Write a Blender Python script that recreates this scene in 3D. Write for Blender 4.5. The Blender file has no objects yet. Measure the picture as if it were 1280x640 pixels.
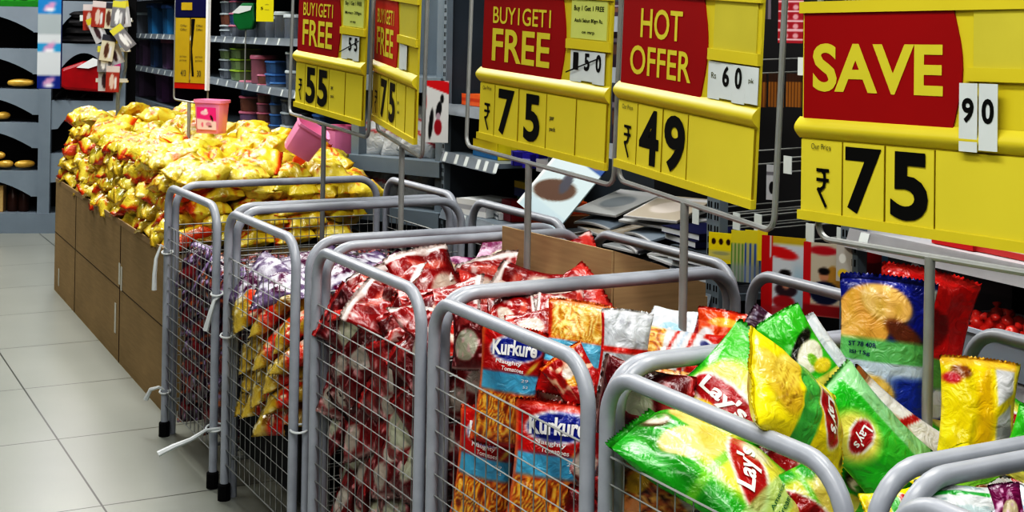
import bpy, math, random
import numpy as np
from mathutils import Vector, Matrix
C = bpy.context.scene.collection
R = math.radians
random.seed(7)
# ---------------------------------------------------------------- camera
F, CX, CY, EYE = 1700.0, 640.0, 44.0, 1.55
ROLL = R(1.0)
cam = bpy.data.cameras.new('camera'); camo = bpy.data.objects.new('camera', cam); C.objects.link(camo)
cam.sensor_width = 36.0; cam.lens = 36.0 * F / 1280.0; cam.sensor_fit = 'HORIZONTAL'
cam.shift_y = -(320 - CY) / 1280.0
cam.clip_start = .05
camo.location = (0, 0, EYE); camo.rotation_euler = (math.pi / 2, -ROLL, 0)
bpy.context.scene.camera = camo
cr, sr = math.cos(ROLL), math.sin(ROLL)
def ray(px, py):
    u, v = px - CX, py - CY
    return (u * cr + v * sr) / F, (-u * sr + v * cr) / F      # x per depth, down per depth
def bp(px, py, Y):                 # the world point seen at a pixel, at a depth
    a, b = ray(px, py); return Vector((a * Y, Y, EYE - b * Y))
def bz(px, py, z):                 # the world point seen at a pixel, at a height
    a, b = ray(px, py); Y = (EYE - z) / b; return Vector((a * Y, Y, z))
# store directions: D runs along the row of cages towards the viewer, V from the aisle to the shelving
D = Vector((.475, -.880, 0)).normalized(); V = Vector((.880, .475, 0)).normalized()
A0 = Vector((-.924, 4.49, 0))
CROT = math.atan2(D.y, D.x)
def sw(s, w, z=0): return A0 + D * s + V * w + Vector((0, 0, z))
DG = Vector((.421, -.907, 0)).normalized(); VG = Vector((.907, .421, 0)).normalized()
G0 = Vector((-.136, 5.77, 0)); GROT = math.atan2(DG.y, DG.x)
def gl(t, y, z=0): return G0 + DG * t + VG * y + Vector((0, 0, z))
# ---------------------------------------------------------------- colours and materials
def lin(c):
    c = np.asarray(c, float) / 255.0
    return np.where(c <= .04045, c / 12.92, ((c + .055) / 1.055) ** 2.4)
def L4(c): return tuple(float(x) for x in lin(c)) + (1.0,)
def node_mat(name):
    m = bpy.data.materials.new(name); m.use_nodes = True
    nt = m.node_tree; return m, nt, nt.nodes['Principled BSDF']
def flat(name, c, rough=.5, metal=0, var=.10, scale=14, spec=.4, bump=0, alpha=1, trans=0, coat=0):
    m, nt, b = node_mat(name)
    tc = nt.nodes.new('ShaderNodeTexCoord'); no = nt.nodes.new('ShaderNodeTexNoise'); no.inputs['Scale'].default_value = scale
    no.inputs['Detail'].default_value = 4
    nt.links.new(tc.outputs['Object'], no.inputs['Vector'])
    mx = nt.nodes.new('ShaderNodeMix'); mx.data_type = 'RGBA'
    c = np.asarray(c, float)
    mx.inputs['A'].default_value = L4(np.clip(c * (1 - var), 0, 255)); mx.inputs['B'].default_value = L4(np.clip(c * (1 + var), 0, 255))
    nt.links.new(no.outputs['Fac'], mx.inputs['Factor']); nt.links.new(mx.outputs['Result'], b.inputs['Base Color'])
    b.inputs['Roughness'].default_value = rough; b.inputs['Metallic'].default_value = metal
    b.inputs['Specular IOR Level'].default_value = spec; b.inputs['Alpha'].default_value = alpha
    b.inputs['Transmission Weight'].default_value = trans; b.inputs['Coat Weight'].default_value = coat
    if bump:
        bu = nt.nodes.new('ShaderNodeBump'); bu.inputs['Strength'].default_value = bump; bu.inputs['Distance'].default_value = .01
        nt.links.new(no.outputs['Fac'], bu.inputs['Height']); nt.links.new(bu.outputs['Normal'], b.inputs['Normal'])
    return m
def painted(name, rough=.3, spec=.5, bump=.25, scale=30, coat=0, alpha=1):
    m, nt, b = node_mat(name)
    at = nt.nodes.new('ShaderNodeVertexColor'); at.layer_name = 'Col'
    nt.links.new(at.outputs['Color'], b.inputs['Base Color'])
    b.inputs['Roughness'].default_value = rough; b.inputs['Specular IOR Level'].default_value = spec; b.inputs['Coat Weight'].default_value = coat
    b.inputs['Coat Roughness'].default_value = .12; b.inputs['Alpha'].default_value = alpha
    if bump:
        tc = nt.nodes.new('ShaderNodeTexCoord'); no = nt.nodes.new('ShaderNodeTexNoise'); no.inputs['Scale'].default_value = scale
        no.inputs['Detail'].default_value = 3; no.inputs['Distortion'].default_value = 1.2
        nt.links.new(tc.outputs['Object'], no.inputs['Vector'])
        bu = nt.nodes.new('ShaderNodeBump'); bu.inputs['Strength'].default_value = bump; bu.inputs['Distance'].default_value = .012
        nt.links.new(no.outputs['Fac'], bu.inputs['Height']); nt.links.new(bu.outputs['Normal'], b.inputs['Normal'])
    return m
M = {}
M['foil'] = painted('printed_foil', .26, .55, .55, 34, .25)
M['print'] = painted('printed_card', .4, .4, .0)
M['tube'] = flat('grey_painted_tube', (156, 160, 168), .3, 0, .10, 20, .5)
M['wire'] = flat('galvanised_wire', (140, 142, 140), .4, .3, .1)
M['rod'] = flat('sign_stand_rod', (150, 152, 150), .36, .25, .1)
M['black'] = flat('black_plastic', (9, 9, 10), .6, 0, .1, 14, .2)
M['dark'] = flat('dark_panel', (18, 17, 20), .7, var=.25, scale=3)
M['shelfgrey'] = flat('grey_shelf_steel', (118, 128, 136), .45, .1, .08, 6)
M['shelfdark'] = flat('dark_grey_shelf_steel', (66, 74, 82), .5, .1, .1, 6)
M['palegrey'] = flat('pale_grey_shelf_steel', (128, 138, 148), .5, 0, .07, 5)
M['strip'] = flat('price_strip_plastic', (158, 166, 174), .3, 0, .06)
M['white'] = flat('white_paper', (225, 228, 228), .6, 0, .04)
M['tagwhite'] = flat('white_price_card', (205, 212, 210), .5, 0, .05)
M['yellow'] = flat('yellow_sign_plastic', (210, 194, 62), .38, 0, .04, 5, .4)
M['yellow2'] = flat('yellow_price_card', (216, 202, 72), .42, 0, .03, 5, .4)
M['yellowdk'] = flat('yellow_seam', (150, 132, 10), .5)
M['paleyellow'] = flat('pale_yellow_pocket', (196, 186, 78), .3, 0, .06, 8)
M['red'] = flat('red_sign_card', (150, 20, 24), .42, 0, .05, 5)
M['redold'] = flat('faded_red_sign_card', (178, 40, 22), .45, 0, .05, 5)
M['letter'] = flat('yellow_lettering', (206, 196, 66), .5, 0, .02)
M['ink'] = flat('black_ink', (12, 12, 10), .5, 0, .02)
M['greyink'] = flat('grey_ink', (86, 86, 60), .5, 0, .02)
M['greencard'] = flat('price_pocket_green', (198, 206, 120), .4, 0, .04)
M['wletter'] = flat('white_lettering', (240, 240, 238), .4, 0, .02)
M['rletter'] = flat('red_lettering', (176, 16, 22), .4, 0, .03)
M['nletter'] = flat('navy_lettering', (24, 30, 92), .4, 0, .03)
M['gletter'] = flat('green_lettering', (30, 92, 70), .4, 0, .03)
M['navy'] = flat('navy_card', (24, 26, 72), .45, 0, .1)
M['gold'] = flat('gold_card', (176, 150, 44), .45, 0, .06)
M['tie'] = flat('white_cable_tie', (205, 210, 210), .45)
M['floorwhite'] = None
def carton_mat(name, c):
    m, nt, b = node_mat(name)
    tc = nt.nodes.new('ShaderNodeTexCoord'); mp = nt.nodes.new('ShaderNodeMapping'); mp.inputs['Scale'].default_value = (3, 3, 42)
    no = nt.nodes.new('ShaderNodeTexNoise'); no.inputs['Scale'].default_value = 2.2; no.inputs['Detail'].default_value = 5
    n2 = nt.nodes.new('ShaderNodeTexNoise'); n2.inputs['Scale'].default_value = 3
    nt.links.new(tc.outputs['Object'], mp.inputs['Vector']); nt.links.new(mp.outputs['Vector'], no.inputs['Vector'])
    nt.links.new(tc.outputs['Object'], n2.inputs['Vector'])
    ad = nt.nodes.new('ShaderNodeMath'); ad.operation = 'ADD'; nt.links.new(no.outputs['Fac'], ad.inputs[0]); nt.links.new(n2.outputs['Fac'], ad.inputs[1])
    hf = nt.nodes.new('ShaderNodeMath'); hf.operation = 'MULTIPLY'; hf.inputs[1].default_value = .5; nt.links.new(ad.outputs[0], hf.inputs[0])
    mx = nt.nodes.new('ShaderNodeMix'); mx.data_type = 'RGBA'; c = np.asarray(c, float)
    mx.inputs['A'].default_value = L4(c * .8); mx.inputs['B'].default_value = L4(np.clip(c * 1.18, 0, 255))
    nt.links.new(hf.outputs[0], mx.inputs['Factor']); nt.links.new(mx.outputs['Result'], b.inputs['Base Color'])
    b.inputs['Roughness'].default_value = .8; b.inputs['Specular IOR Level'].default_value = .2
    return m
M['carton'] = carton_mat('brown_corrugated_card', (150, 130, 98))
M['carton2'] = carton_mat('tan_corrugated_card', (172, 148, 116))
M['cartoncut'] = flat('cut_cardboard_edge', (150, 128, 96), .8)
M['tape'] = flat('clear_parcel_tape', (186, 184, 174), .25, 0, .08)
M['seam'] = flat('carton_seam', (54, 36, 26), .8)
def tile_mat():
    m, nt, b = node_mat('floor_tiles')
    tc = nt.nodes.new('ShaderNodeTexCoord')
    br = nt.nodes.new('ShaderNodeTexBrick'); br.offset = 0; br.squash = 1
    br.inputs['Scale'].default_value = 1.0; br.inputs['Mortar Size'].default_value = .0035; br.inputs['Mortar Smooth'].default_value = .1
    br.inputs['Brick Width'].default_value = .8; br.inputs['Row Height'].default_value = .8
    nt.links.new(tc.outputs['Object'], br.inputs['Vector'])
    br.inputs['Mortar'].default_value = L4((70, 70, 68))
    no = nt.nodes.new('ShaderNodeTexNoise'); no.inputs['Scale'].default_value = 2.0; no.inputs['Detail'].default_value = 6
    nt.links.new(tc.outputs['Object'], no.inputs['Vector'])
    mx = nt.nodes.new('ShaderNodeMix'); mx.data_type = 'RGBA'
    mx.inputs['A'].default_value = L4((138, 141, 135)); mx.inputs['B'].default_value = L4((156, 158, 151))
    nt.links.new(no.outputs['Fac'], mx.inputs['Factor'])
    nt.links.new(mx.outputs['Result'], br.inputs['Color1']); nt.links.new(mx.outputs['Result'], br.inputs['Color2'])
    nt.links.new(br.outputs['Color'], b.inputs['Base Color'])
    b.inputs['Roughness'].default_value = .3; b.inputs['Specular IOR Level'].default_value = .35
    return m
M['tile'] = tile_mat()
# ---------------------------------------------------------------- mesh building
def fillet(pts, r, n=6):
    pts = [Vector(p) for p in pts]; out = [pts[0]]
    for i in range(1, len(pts) - 1):
        p, a, b = pts[i], (pts[i - 1] - pts[i]).normalized(), (pts[i + 1] - pts[i]).normalized()
        ang = a.angle(b); t = r / math.tan(ang / 2)
        c = p + (a + b).normalized() * (r / math.sin(ang / 2))
        s, e = p + a * t - c, p + b * t - c
        tot = s.angle(e); ax = s.cross(e).normalized()
        for k in range(n + 1):
            out.append(c + Matrix.Rotation(tot * k / n, 3, ax) @ s)
    out.append(pts[-1]); return out
class MB:
    def __init__(self): self.v = []; self.f = []; self.m = []
    def add(self, vs, fs, mi=0, T=None):
        b = len(self.v)
        for p in vs:
            p = Vector(p); self.v.append(tuple(T @ p if T is not None else p))
        for q in fs: self.f.append(tuple(b + i for i in q)); self.m.append(mi)
        return self
    def box(self, lo, hi, mi=0, T=None):
        x0, y0, z0 = lo; x1, y1, z1 = hi
        vs = [(x0,y0,z0),(x1,y0,z0),(x1,y1,z0),(x0,y1,z0),(x0,y0,z1),(x1,y0,z1),(x1,y1,z1),(x0,y1,z1)]
        return self.add(vs, [(3,2,1,0),(4,5,6,7),(0,1,5,4),(1,2,6,5),(2,3,7,6),(3,0,4,7)], mi, T)
    def tube(self, path, r, n=10, mi=0, caps=True, T=None):
        P = [Vector(p) for p in path]; vs = []; fs = []
        t0 = (P[1] - P[0]).normalized(); up = Vector((0, 0, 1)) if abs(t0.z) < .9 else Vector((1, 0, 0))
        nx = t0.cross(up).normalized(); pt = t0
        for i, p in enumerate(P):
            t = (P[min(i + 1, len(P) - 1)] - P[max(i - 1, 0)])
            t = t.normalized() if t.length > 1e-9 else pt
            q = pt.rotation_difference(t); nx = q @ nx; nx = (nx - t * nx.dot(t)).normalized(); pt = t
            by = t.cross(nx)
            rr = r[i] if isinstance(r, (list, tuple)) else r
            for k in range(n):
                a = 2 * math.pi * k / n; vs.append(p + (nx * math.cos(a) + by * math.sin(a)) * rr)
        for i in range(len(P) - 1):
            for k in range(n):
                k2 = (k + 1) % n; fs.append((i*n+k, i*n+k2, (i+1)*n+k2, (i+1)*n+k))
        if caps: fs.append(tuple(range(n))[::-1]); fs.append(tuple((len(P)-1)*n + k for k in range(n)))
        return self.add(vs, fs, mi, T)
    def prism(self, poly, y0, y1, mi=0, T=None):      # polygon in x,z extruded along y
        n = len(poly); vs = [(x, y0, z) for x, z in poly] + [(x, y1, z) for x, z in poly]
        fs = [tuple(range(n)), tuple(range(n, 2 * n))[::-1]]
        for k in range(n): fs.append((k, n + k, n + (k + 1) % n, (k + 1) % n))
        return self.add(vs, fs, mi, T)
    def lathe(self, prof, n=16, mi=0, T=None, sx=1, sy=1):
        vs = []; fs = []
        for r, z in prof:
            for k in range(n):
                a = 2 * math.pi * k / n; vs.append((r * math.cos(a) * sx, r * math.sin(a) * sy, z))
        for i in range(len(prof) - 1):
            for k in range(n): fs.append((i*n+k, i*n+(k+1) % n, (i+1)*n+(k+1) % n, (i+1)*n+k))
        fs.append(tuple(range(n))[::-1]); fs.append(tuple((len(prof)-1)*n + k for k in range(n)))
        return self.add(vs, fs, mi, T)
    def mesh(self, name, mats):
        me = bpy.data.meshes.new(name); me.from_pydata(self.v, [], self.f)
        for m in mats: me.materials.append(m)
        me.polygons.foreach_set('material_index', self.m); me.update(); return me
    def build(self, name, mats, parent=None, smooth=False, bevel=0):
        if not isinstance(mats, (list, tuple)): mats = [mats]
        me = self.mesh(name, mats)
        if smooth: me.polygons.foreach_set('use_smooth', [True] * len(me.polygons)); me.set_sharp_from_angle(angle=R(40))
        o = bpy.data.objects.new(name, me); C.objects.link(o)
        if parent is not None: o.parent = parent
        if bevel:
            bv = o.modifiers.new('bevel', 'BEVEL'); bv.width = bevel; bv.segments = 2; bv.limit_method = 'ANGLE'
        return o
def tag(o, label=None, cat=None, group=None, kind=None):
    for k, v in (('label', label), ('category', cat), ('group', group), ('kind', kind)):
        if v: o[k] = v
    return o
def thing(name, label, cat, loc=(0, 0, 0), rz=0, group=None):
    o = bpy.data.objects.new(name, None); C.objects.link(o); o.empty_display_size = .05
    o.location = loc; o.rotation_euler = (0, 0, rz); return tag(o, label, cat, group)
def dup(o, label=None, group=None):
    c = o.copy(); C.objects.link(c)
    if label: c['label'] = label
    if group: c['group'] = group
    for ch in list(o.children):
        k = ch.copy(); C.objects.link(k); k.parent = c
    return c
# ---------------------------------------------------------------- lettering
_tc = {}
def text_shape(s, bold=0.0, sub=0):
    key = (s, bold, sub)
    if key in _tc: return _tc[key]
    cu = bpy.data.curves.new('t', 'FONT'); cu.body = s; cu.size = 1; cu.offset = bold; cu.resolution_u = 4
    ob = bpy.data.objects.new('t', cu); C.objects.link(ob)
    dg = bpy.context.evaluated_depsgraph_get(); me = bpy.data.meshes.new_from_object(ob.evaluated_get(dg))
    bpy.data.objects.remove(ob); bpy.data.curves.remove(cu)
    if sub:
        import bmesh
        bm = bmesh.new(); bm.from_mesh(me); bmesh.ops.triangulate(bm, faces=bm.faces)
        for k in range(sub):
            es = [e for e in bm.edges if e.calc_length() > .16]
            if es: bmesh.ops.subdivide_edges(bm, edges=es, cuts=1)
            bmesh.ops.triangulate(bm, faces=bm.faces)
        bm.to_mesh(me); bm.free()
    v = np.array([tuple(p.co)[:2] for p in me.vertices]); f = [tuple(p.vertices) for p in me.polygons]
    bpy.data.meshes.remove(me)
    lo, hi = v.min(0), v.max(0); v = (v - (lo + hi) / 2) / (hi - lo)      # unit box centred on 0
    _tc[key] = (v, f); return _tc[key]
def put_text(mb, s, cx, cz, w, h, y, mi, bold=.02, sx=0):
    v, f = text_shape(s, bold)
    mb.add([(cx + p[0] * w + sx * p[1] * h, y, cz + p[1] * h) for p in v], f, mi)
def stroke(mb, pts, wd, y, mi):
    for a, b in zip(pts[:-1], pts[1:]):
        a, b = Vector((a[0], a[1])), Vector((b[0], b[1])); t = (b - a).normalized(); n = Vector((-t.y, t.x)) * wd / 2; a = a - t * wd * .3; b = b + t * wd * .3
        q = [a - n, b - n, b + n, a + n]; mb.add([(p.x, y, p.y) for p in q], [(0, 1, 2, 3)], mi)
def rupee(mb, cx, cz, w, h, y, mi, wd):
    P = lambda u, v: (cx + u * w, cz + v * h)
    stroke(mb, [P(-.5, .46), P(.5, .46)], wd, y, mi); stroke(mb, [P(-.5, .2), P(.5, .2)], wd, y - .0002, mi)
    stroke(mb, [P(-.5, .46), P(-.1, .46), P(.14, .38), P(.22, .2), P(.1, .02), P(-.15, -.06), P(-.4, -.06)], wd, y - .0004, mi)
    stroke(mb, [P(-.4, -.06), P(.3, -.5)], wd, y - .0006, mi)
# ---------------------------------------------------------------- paint and pouches
def vn(a, b, fr, seed):
    rs = np.random.RandomState(seed); g = rs.rand(64, 64)
    x = (a + 3) * fr; y = (b + 3) * fr; i = np.floor(x).astype(int); j = np.floor(y).astype(int); u = x - i; v = y - j
    u = u * u * (3 - 2 * u); v = v * v * (3 - 2 * v); i %= 64; j %= 64; i1 = (i + 1) % 64; j1 = (j + 1) % 64
    return (g[i, j] * (1 - u) + g[i1, j] * u) * (1 - v) + (g[i, j1] * (1 - u) + g[i1, j1] * u) * v
class Paint:
    def __init__(self, a, b, base):
        self.a, self.b = a, b; self.c = np.ones(a.shape + (3,)) * np.asarray(base, float)
    def mix(self, m, col):
        m = np.clip(m, 0, 1)[..., None]; self.c = self.c * (1 - m) + np.asarray(col, float) * m
    def soft(self, d, e=.05): return np.clip(.5 - d / e, 0, 1)
    def band(self, b0, b1, col, e=.03, tilt=0, alpha=1):
        b = self.b + tilt * self.a; self.mix(self.soft(b0 - b, e) * self.soft(b - b1, e) * alpha, col)
    def vband(self, a0, a1, col, e=.03, alpha=1): self.mix(self.soft(a0 - self.a, e) * self.soft(self.a - a1, e) * alpha, col)
    def ell(self, ca, cb, ra, rb, col, rot=0, e=.08, alpha=1):
        c, s = math.cos(rot), math.sin(rot); x, y = self.a - ca, self.b - cb
        u, v = (x * c + y * s) / ra, (-x * s + y * c) / rb
        self.mix(self.soft(np.sqrt(u * u + v * v) - 1, e / max(.05, min(ra, rb)) * .6) * alpha, col); return u, v
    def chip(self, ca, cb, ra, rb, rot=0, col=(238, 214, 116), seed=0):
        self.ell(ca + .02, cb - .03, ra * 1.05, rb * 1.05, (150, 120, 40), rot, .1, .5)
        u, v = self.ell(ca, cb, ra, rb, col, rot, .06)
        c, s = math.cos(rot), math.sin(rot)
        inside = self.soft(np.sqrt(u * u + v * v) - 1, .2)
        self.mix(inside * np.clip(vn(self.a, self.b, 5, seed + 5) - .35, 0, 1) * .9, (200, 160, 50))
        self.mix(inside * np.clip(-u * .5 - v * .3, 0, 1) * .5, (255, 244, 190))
    def noodles(self, b0, b1, seed, c1=(214, 120, 30), c2=(120, 40, 14), c3=(250, 200, 90), a0=-1.1, a1=1.1, fr=7):
        a, b = self.a, self.b
        w = vn(a, b, 2.2, seed) * 9 + a * 3 + b * 2; st = np.sin(w * fr * .7 + vn(a, b, 6, seed + 3) * 9)
        m = self.soft(b0 - b, .08) * self.soft(b - b1, .08) * self.soft(a0 - a, .08) * self.soft(a - a1, .08)
        self.mix(m, c1); self.mix(m * np.clip(st, 0, 1), c3); self.mix(m * np.clip(-st - .2, 0, 1), c2)
    def speck(self, seed, fr, th, col, alpha=1, b0=-2, b1=2):
        n = vn(self.a, self.b, fr, seed); self.mix(np.clip((n - th) * 8, 0, 1) * alpha * (self.b > b0) * (self.b < b1), col)
def set_col(me, cols):
    at = me.color_attributes.new('Col', 'FLOAT_COLOR', 'POINT')
    rgba = np.ones((len(cols), 4)); rgba[:, :3] = lin(np.clip(cols, 0, 255)); at.data.foreach_set('color', rgba.astype(np.float32).ravel())
def pouch(name, W, H, T, design, nx=20, ny=26, seed=0, wr=1.0, bend=0, crimp=.08, texts=(), mat='foil', flare=.06, boxy=0):
    """a pillow pack: sealed crimped ends, puffed middle, creases; printed by design(Paint, side)"""
    rs = np.random.RandomState(seed)
    a1 = np.linspace(-1, 1, nx); b1 = np.linspace(-1, 1, ny)
    a, b = np.meshgrid(a1, b1, indexing='ij')
    bb = np.clip(np.abs(b) / (1 - crimp), 0, 1)
    g = (1 - bb ** (2.4 + boxy)) ** .62; f = (1 - np.abs(a) ** (2.6 + boxy)) ** .6
    x = a * W / 2 * (1 - flare * 2 * (1 - bb ** 2)); y = b * H / 2 * (1 - .05 * (1 - a * a) * 0)
    y = y * (1 - .04 * np.abs(a) ** 3)
    env = f * g
    wk = np.zeros_like(a)
    for k in range(5):
        n = rs.uniform(3, 9); ph = rs.uniform(0, 6.3); sl = rs.uniform(-2, 2)
        wk += np.sin(n * a * 2 + ph + sl * b) * np.exp(-(1 - np.abs(b)) / .28) * np.where(rs.rand() > .5, b > 0, b < 0) * .028
    wk += (vn(a, b, 1.6, seed + 1) - .5) * .22 + (vn(a, b, 3.7, seed + 2) - .5) * .14 + np.abs(vn(a, b, 2.5, seed + 4) - .5) * -.16
    ee = np.clip(env * 2.2, 0, 1) * np.ones_like(a)
    z = T / 2 * env + wk * ee * wr * min(W, H) * .36
    zb = -T / 2 * env + (vn(a, b, 2, seed + 7) - .5) * ee * wr * T * .25
    com = bend * b * b * H + .06 * W * wr * (vn(a, b, 1.1, seed + 9) - .5) * (np.abs(b) ** 3) + .012 * W * np.sin(a * 9 + seed) * np.abs(b) ** 8
    z = z + com; zb = zb + com
    edge = (np.abs(a) > .999) | (np.abs(b) > .999)
    z = np.where(edge, com, z); zb = np.where(edge, com, zb)
    # serrated seals
    zig = np.where(np.abs(b) > .999, (np.arange(nx)[:, None] % 2) * .012 * H, 0); y = y + np.sign(b) * zig
    idxf = np.arange(nx * ny).reshape(nx, ny); idxb = idxf.copy(); nb = nx * ny
    inner = ~edge; cnt = inner.sum(); idxb[inner] = nb + np.arange(cnt)
    vf = np.stack([x, y, z], -1).reshape(-1, 3); vb = np.stack([x, y, zb], -1)[inner]
    verts = np.concatenate([vf, vb]); faces = []; q = idxf; p = idxb
    for i in range(nx - 1):
        for j in range(ny - 1):
            faces.append((q[i, j], q[i + 1, j], q[i + 1, j + 1], q[i, j + 1])); faces.append((p[i, j], p[i, j + 1], p[i + 1, j + 1], p[i + 1, j]))
    faces = [tuple(int(t) for t in fc) for fc in faces]
    pf = Paint(a, b, (200, 200, 200)); design(pf, 1); pb = Paint(a, b, (200, 200, 200)); design(pb, -1)
    cols = np.concatenate([pf.c.reshape(-1, 3), pb.c[inner]])
    mats = [M[mat]]; mi = [0] * len(faces); vl = [tuple(v) for v in verts]; cl = [cols]
    for (s, ca, cb, wa, hb, rot, mk, bold) in texts:                   # lettering laid on the printed face
        tv, tf = text_shape(s, bold, 3); c, sn = math.cos(rot), math.sin(rot)
        u, v = tv[:, 0] * wa * W / 2, tv[:, 1] * hb * H / 2
        A = ca + (u * c - v * sn) / (W / 2); B = cb + (u * sn + v * c) / (H / 2)
        gi = np.clip((A + 1) / 2 * (nx - 1), 0, nx - 1.001); gj = np.clip((B + 1) / 2 * (ny - 1), 0, ny - 1.001)
        i, j = gi.astype(int), gj.astype(int); fu, fv = gi - i, gj - j
        S = lambda G: (G[i, j] * (1 - fu) + G[i + 1, j] * fu) * (1 - fv) + (G[i, j + 1] * (1 - fu) + G[i + 1, j + 1] * fu) * fv
        base = len(vl); vl += list(zip(S(x).tolist(), S(y).tolist(), (S(z) + .0022).tolist()))
        mm = M[mk]
        if mm not in mats: mats.append(mm)
        faces += [tuple(base + t for t in fc) for fc in tf]; mi += [mats.index(mm)] * len(tf); cl.append(np.ones((len(tv), 3)) * 255)
    me = bpy.data.meshes.new(name); me.from_pydata(vl, [], faces)
    for m in mats: me.materials.append(m)
    me.polygons.foreach_set('material_index', mi); me.polygons.foreach_set('use_smooth', [True] * len(faces))
    set_col(me, np.concatenate(cl)); me.update(); return me
def pose(o, p, n, roll):
    """stand a flat pack at p: face along n, its top turned roll degrees clockwise as seen from the front"""
    n = Vector(n).normalized(); up = Vector((math.sin(R(roll)), 0, math.cos(R(roll)))); up = (up - n * up.dot(n)).normalized(); xx = up.cross(n)
    m = Matrix((xx, up, n)).transposed().to_4x4(); m.translation = p; o.matrix_world = m; return o
def pack(name, me, label, cat, p, n=(0, -1, 0), roll=0, group=None):
    o = bpy.data.objects.new(name, me); C.objects.link(o); pose(o, Vector(p), n, roll); return tag(o, label, cat, group)
def card_mesh(name, W, H, design, nx=30, ny=40, th=.004, curl=0, mat='print', texts=()):
    """a printed flat card or box front, standing in x,z, face towards -y, origin at its base centre"""
    a1 = np.linspace(-1, 1, nx); b1 = np.linspace(-1, 1, ny); a, b = np.meshgrid(a1, b1, indexing='ij')
    P = Paint(a, b, (220, 220, 220)); design(P)
    x, z = a * W / 2, (b + 1) * H / 2; y = -th / 2 + curl * W * (a * a) + curl * .4 * H * b * b
    yb = y + th
    vs = np.concatenate([np.stack([x, y, z], -1).reshape(-1, 3), np.stack([x, yb, z], -1).reshape(-1, 3)])
    n = nx * ny; id_ = np.arange(n).reshape(nx, ny); fs = []
    for i in range(nx - 1):
        for j in range(ny - 1):
            q = (id_[i, j], id_[i+1, j], id_[i+1, j+1], id_[i, j+1]); fs.append(q); fs.append(tuple(n + t for t in q[::-1]))
    rim = [id_[i, 0] for i in range(nx)] + [id_[nx-1, j] for j in range(1, ny)] + [id_[i, ny-1] for i in range(nx-2, -1, -1)] + [id_[0, j] for j in range(ny-2, 0, -1)]
    for k in range(len(rim)): r0, r1 = rim[k], rim[(k+1) % len(rim)]; fs.append((r0, n + r0, n + r1, r1))
    fs = [tuple(int(t) for t in f) for f in fs]
    vl = [tuple(v) for v in vs]; cl = [P.c.reshape(-1, 3), P.c.reshape(-1, 3) * .8]; mats = [M[mat]]; mi = [0] * len(fs)
    for (s, ca, cb, wa, hb, mk, bold) in texts:
        tv, tf = text_shape(s, bold); base = len(vl); vl += [(ca * W / 2 + p[0] * wa * W / 2, -th / 2 - .0015 - abs(curl) * .02, (cb + 1) * H / 2 + p[1] * hb * H / 2) for p in tv]
        mm = M[mk]
        if mm not in mats: mats.append(mm)
        fs += [tuple(base + t for t in f) for f in tf]; mi += [mats.index(mm)] * len(tf); cl.append(np.ones((len(tv), 3)) * 255)
    me = bpy.data.meshes.new(name); me.from_pydata(vl, [], fs)
    for m in mats: me.materials.append(m)
    me.polygons.foreach_set('material_index', mi); set_col(me, np.concatenate(cl)); me.update(); return me
def card(name, me, label, cat, p, rz=0, group=None, rx=0, ry=0):
    o = bpy.data.objects.new(name, me); C.objects.link(o); o.location = p; o.rotation_euler = (rx, ry, rz); return tag(o, label, cat, group)
# ================================================================ the setting
def struct(name, mb, mats): o = mb.build(name, mats); o['kind'] = 'structure'; return o
corner = bz(72, 549, 0)
fl = MB().box((-9, -9, -.05), (14, 9, 0)).build('floor', M['tile']); fl['kind'] = 'structure'
fl.location = corner; fl.rotation_euler = (0, 0, CROT)
M['wallpaint'] = flat('wall_paint', (92, 98, 104), .8, 0, .05, 2)
M['ceilpaint'] = flat('ceiling_paint', (170, 174, 176), .9, 0, .04, 2)
struct('wall_back', MB().box((-16, 17.6, 0), (12, 17.7, 3.6)), M['wallpaint'])
struct('wall_right', MB().box((9, -4, 0), (9.1, 17.6, 3.6)), M['wallpaint'])
struct('ceiling', MB().box((-16, -4, 3.6), (12, 17.7, 3.7)), M['ceilpaint'])
# ================================================================ wire cages
TR = .0145; CH = .95; CW = .90
def wire_grid(L, z0, z1, pitch, ex0, ex1):
    mb = MB(); n = max(2, round((ex1 - ex0) / pitch)); m = round((z1 - z0) / pitch)
    for k in range(1, n):
        x = ex0 + (ex1 - ex0) * k / n; mb.tube([(x, .004, z0), (x, .004, z1)], .0017, 4)
    for k in range(m + 1):
        z = z0 + (z1 - z0) * k / m; mb.tube([(ex0, 0, z), (ex1, 0, z)], .0026 if k in (0, m) else .0018, 4)
    return mb
def panel(cage, name, p, rz, L, mesh_top, pitch, leglen=0.0):
    e = bpy.data.objects.new(name, None)
    mb = MB().tube(fillet([(0, 0, leglen), (0, 0, CH), (L, 0, CH), (L, 0, leglen)], .085, 8), TR, 12)
    o = mb.build(name, M['tube'], cage, True); o.location = p; o.rotation_euler = (0, 0, rz)
    g = wire_grid(L, .12, mesh_top, pitch, 0, L).build('wire_mesh', M['wire'], o)
    bpy.data.objects.remove(e); return o
cages = []
CG = [(-.79, -.135), (.0, .665), (.835, 1.53), (1.60, 2.265), (2.33, 2.95), (3.04, 3.70)]
CL = ['grey tube wire cage of dark purple packets, beside the brown cartons', 'grey tube wire cage with a black lower half, second from the brown cartons',
      'grey tube wire cage full of red and white pouches', 'grey tube wire cage with red noodle snack bags against its wires',
      'grey tube wire cage heaped with green and yellow crisp bags', 'grey tube wire cage showing only its top rail in the bottom corner']
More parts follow.
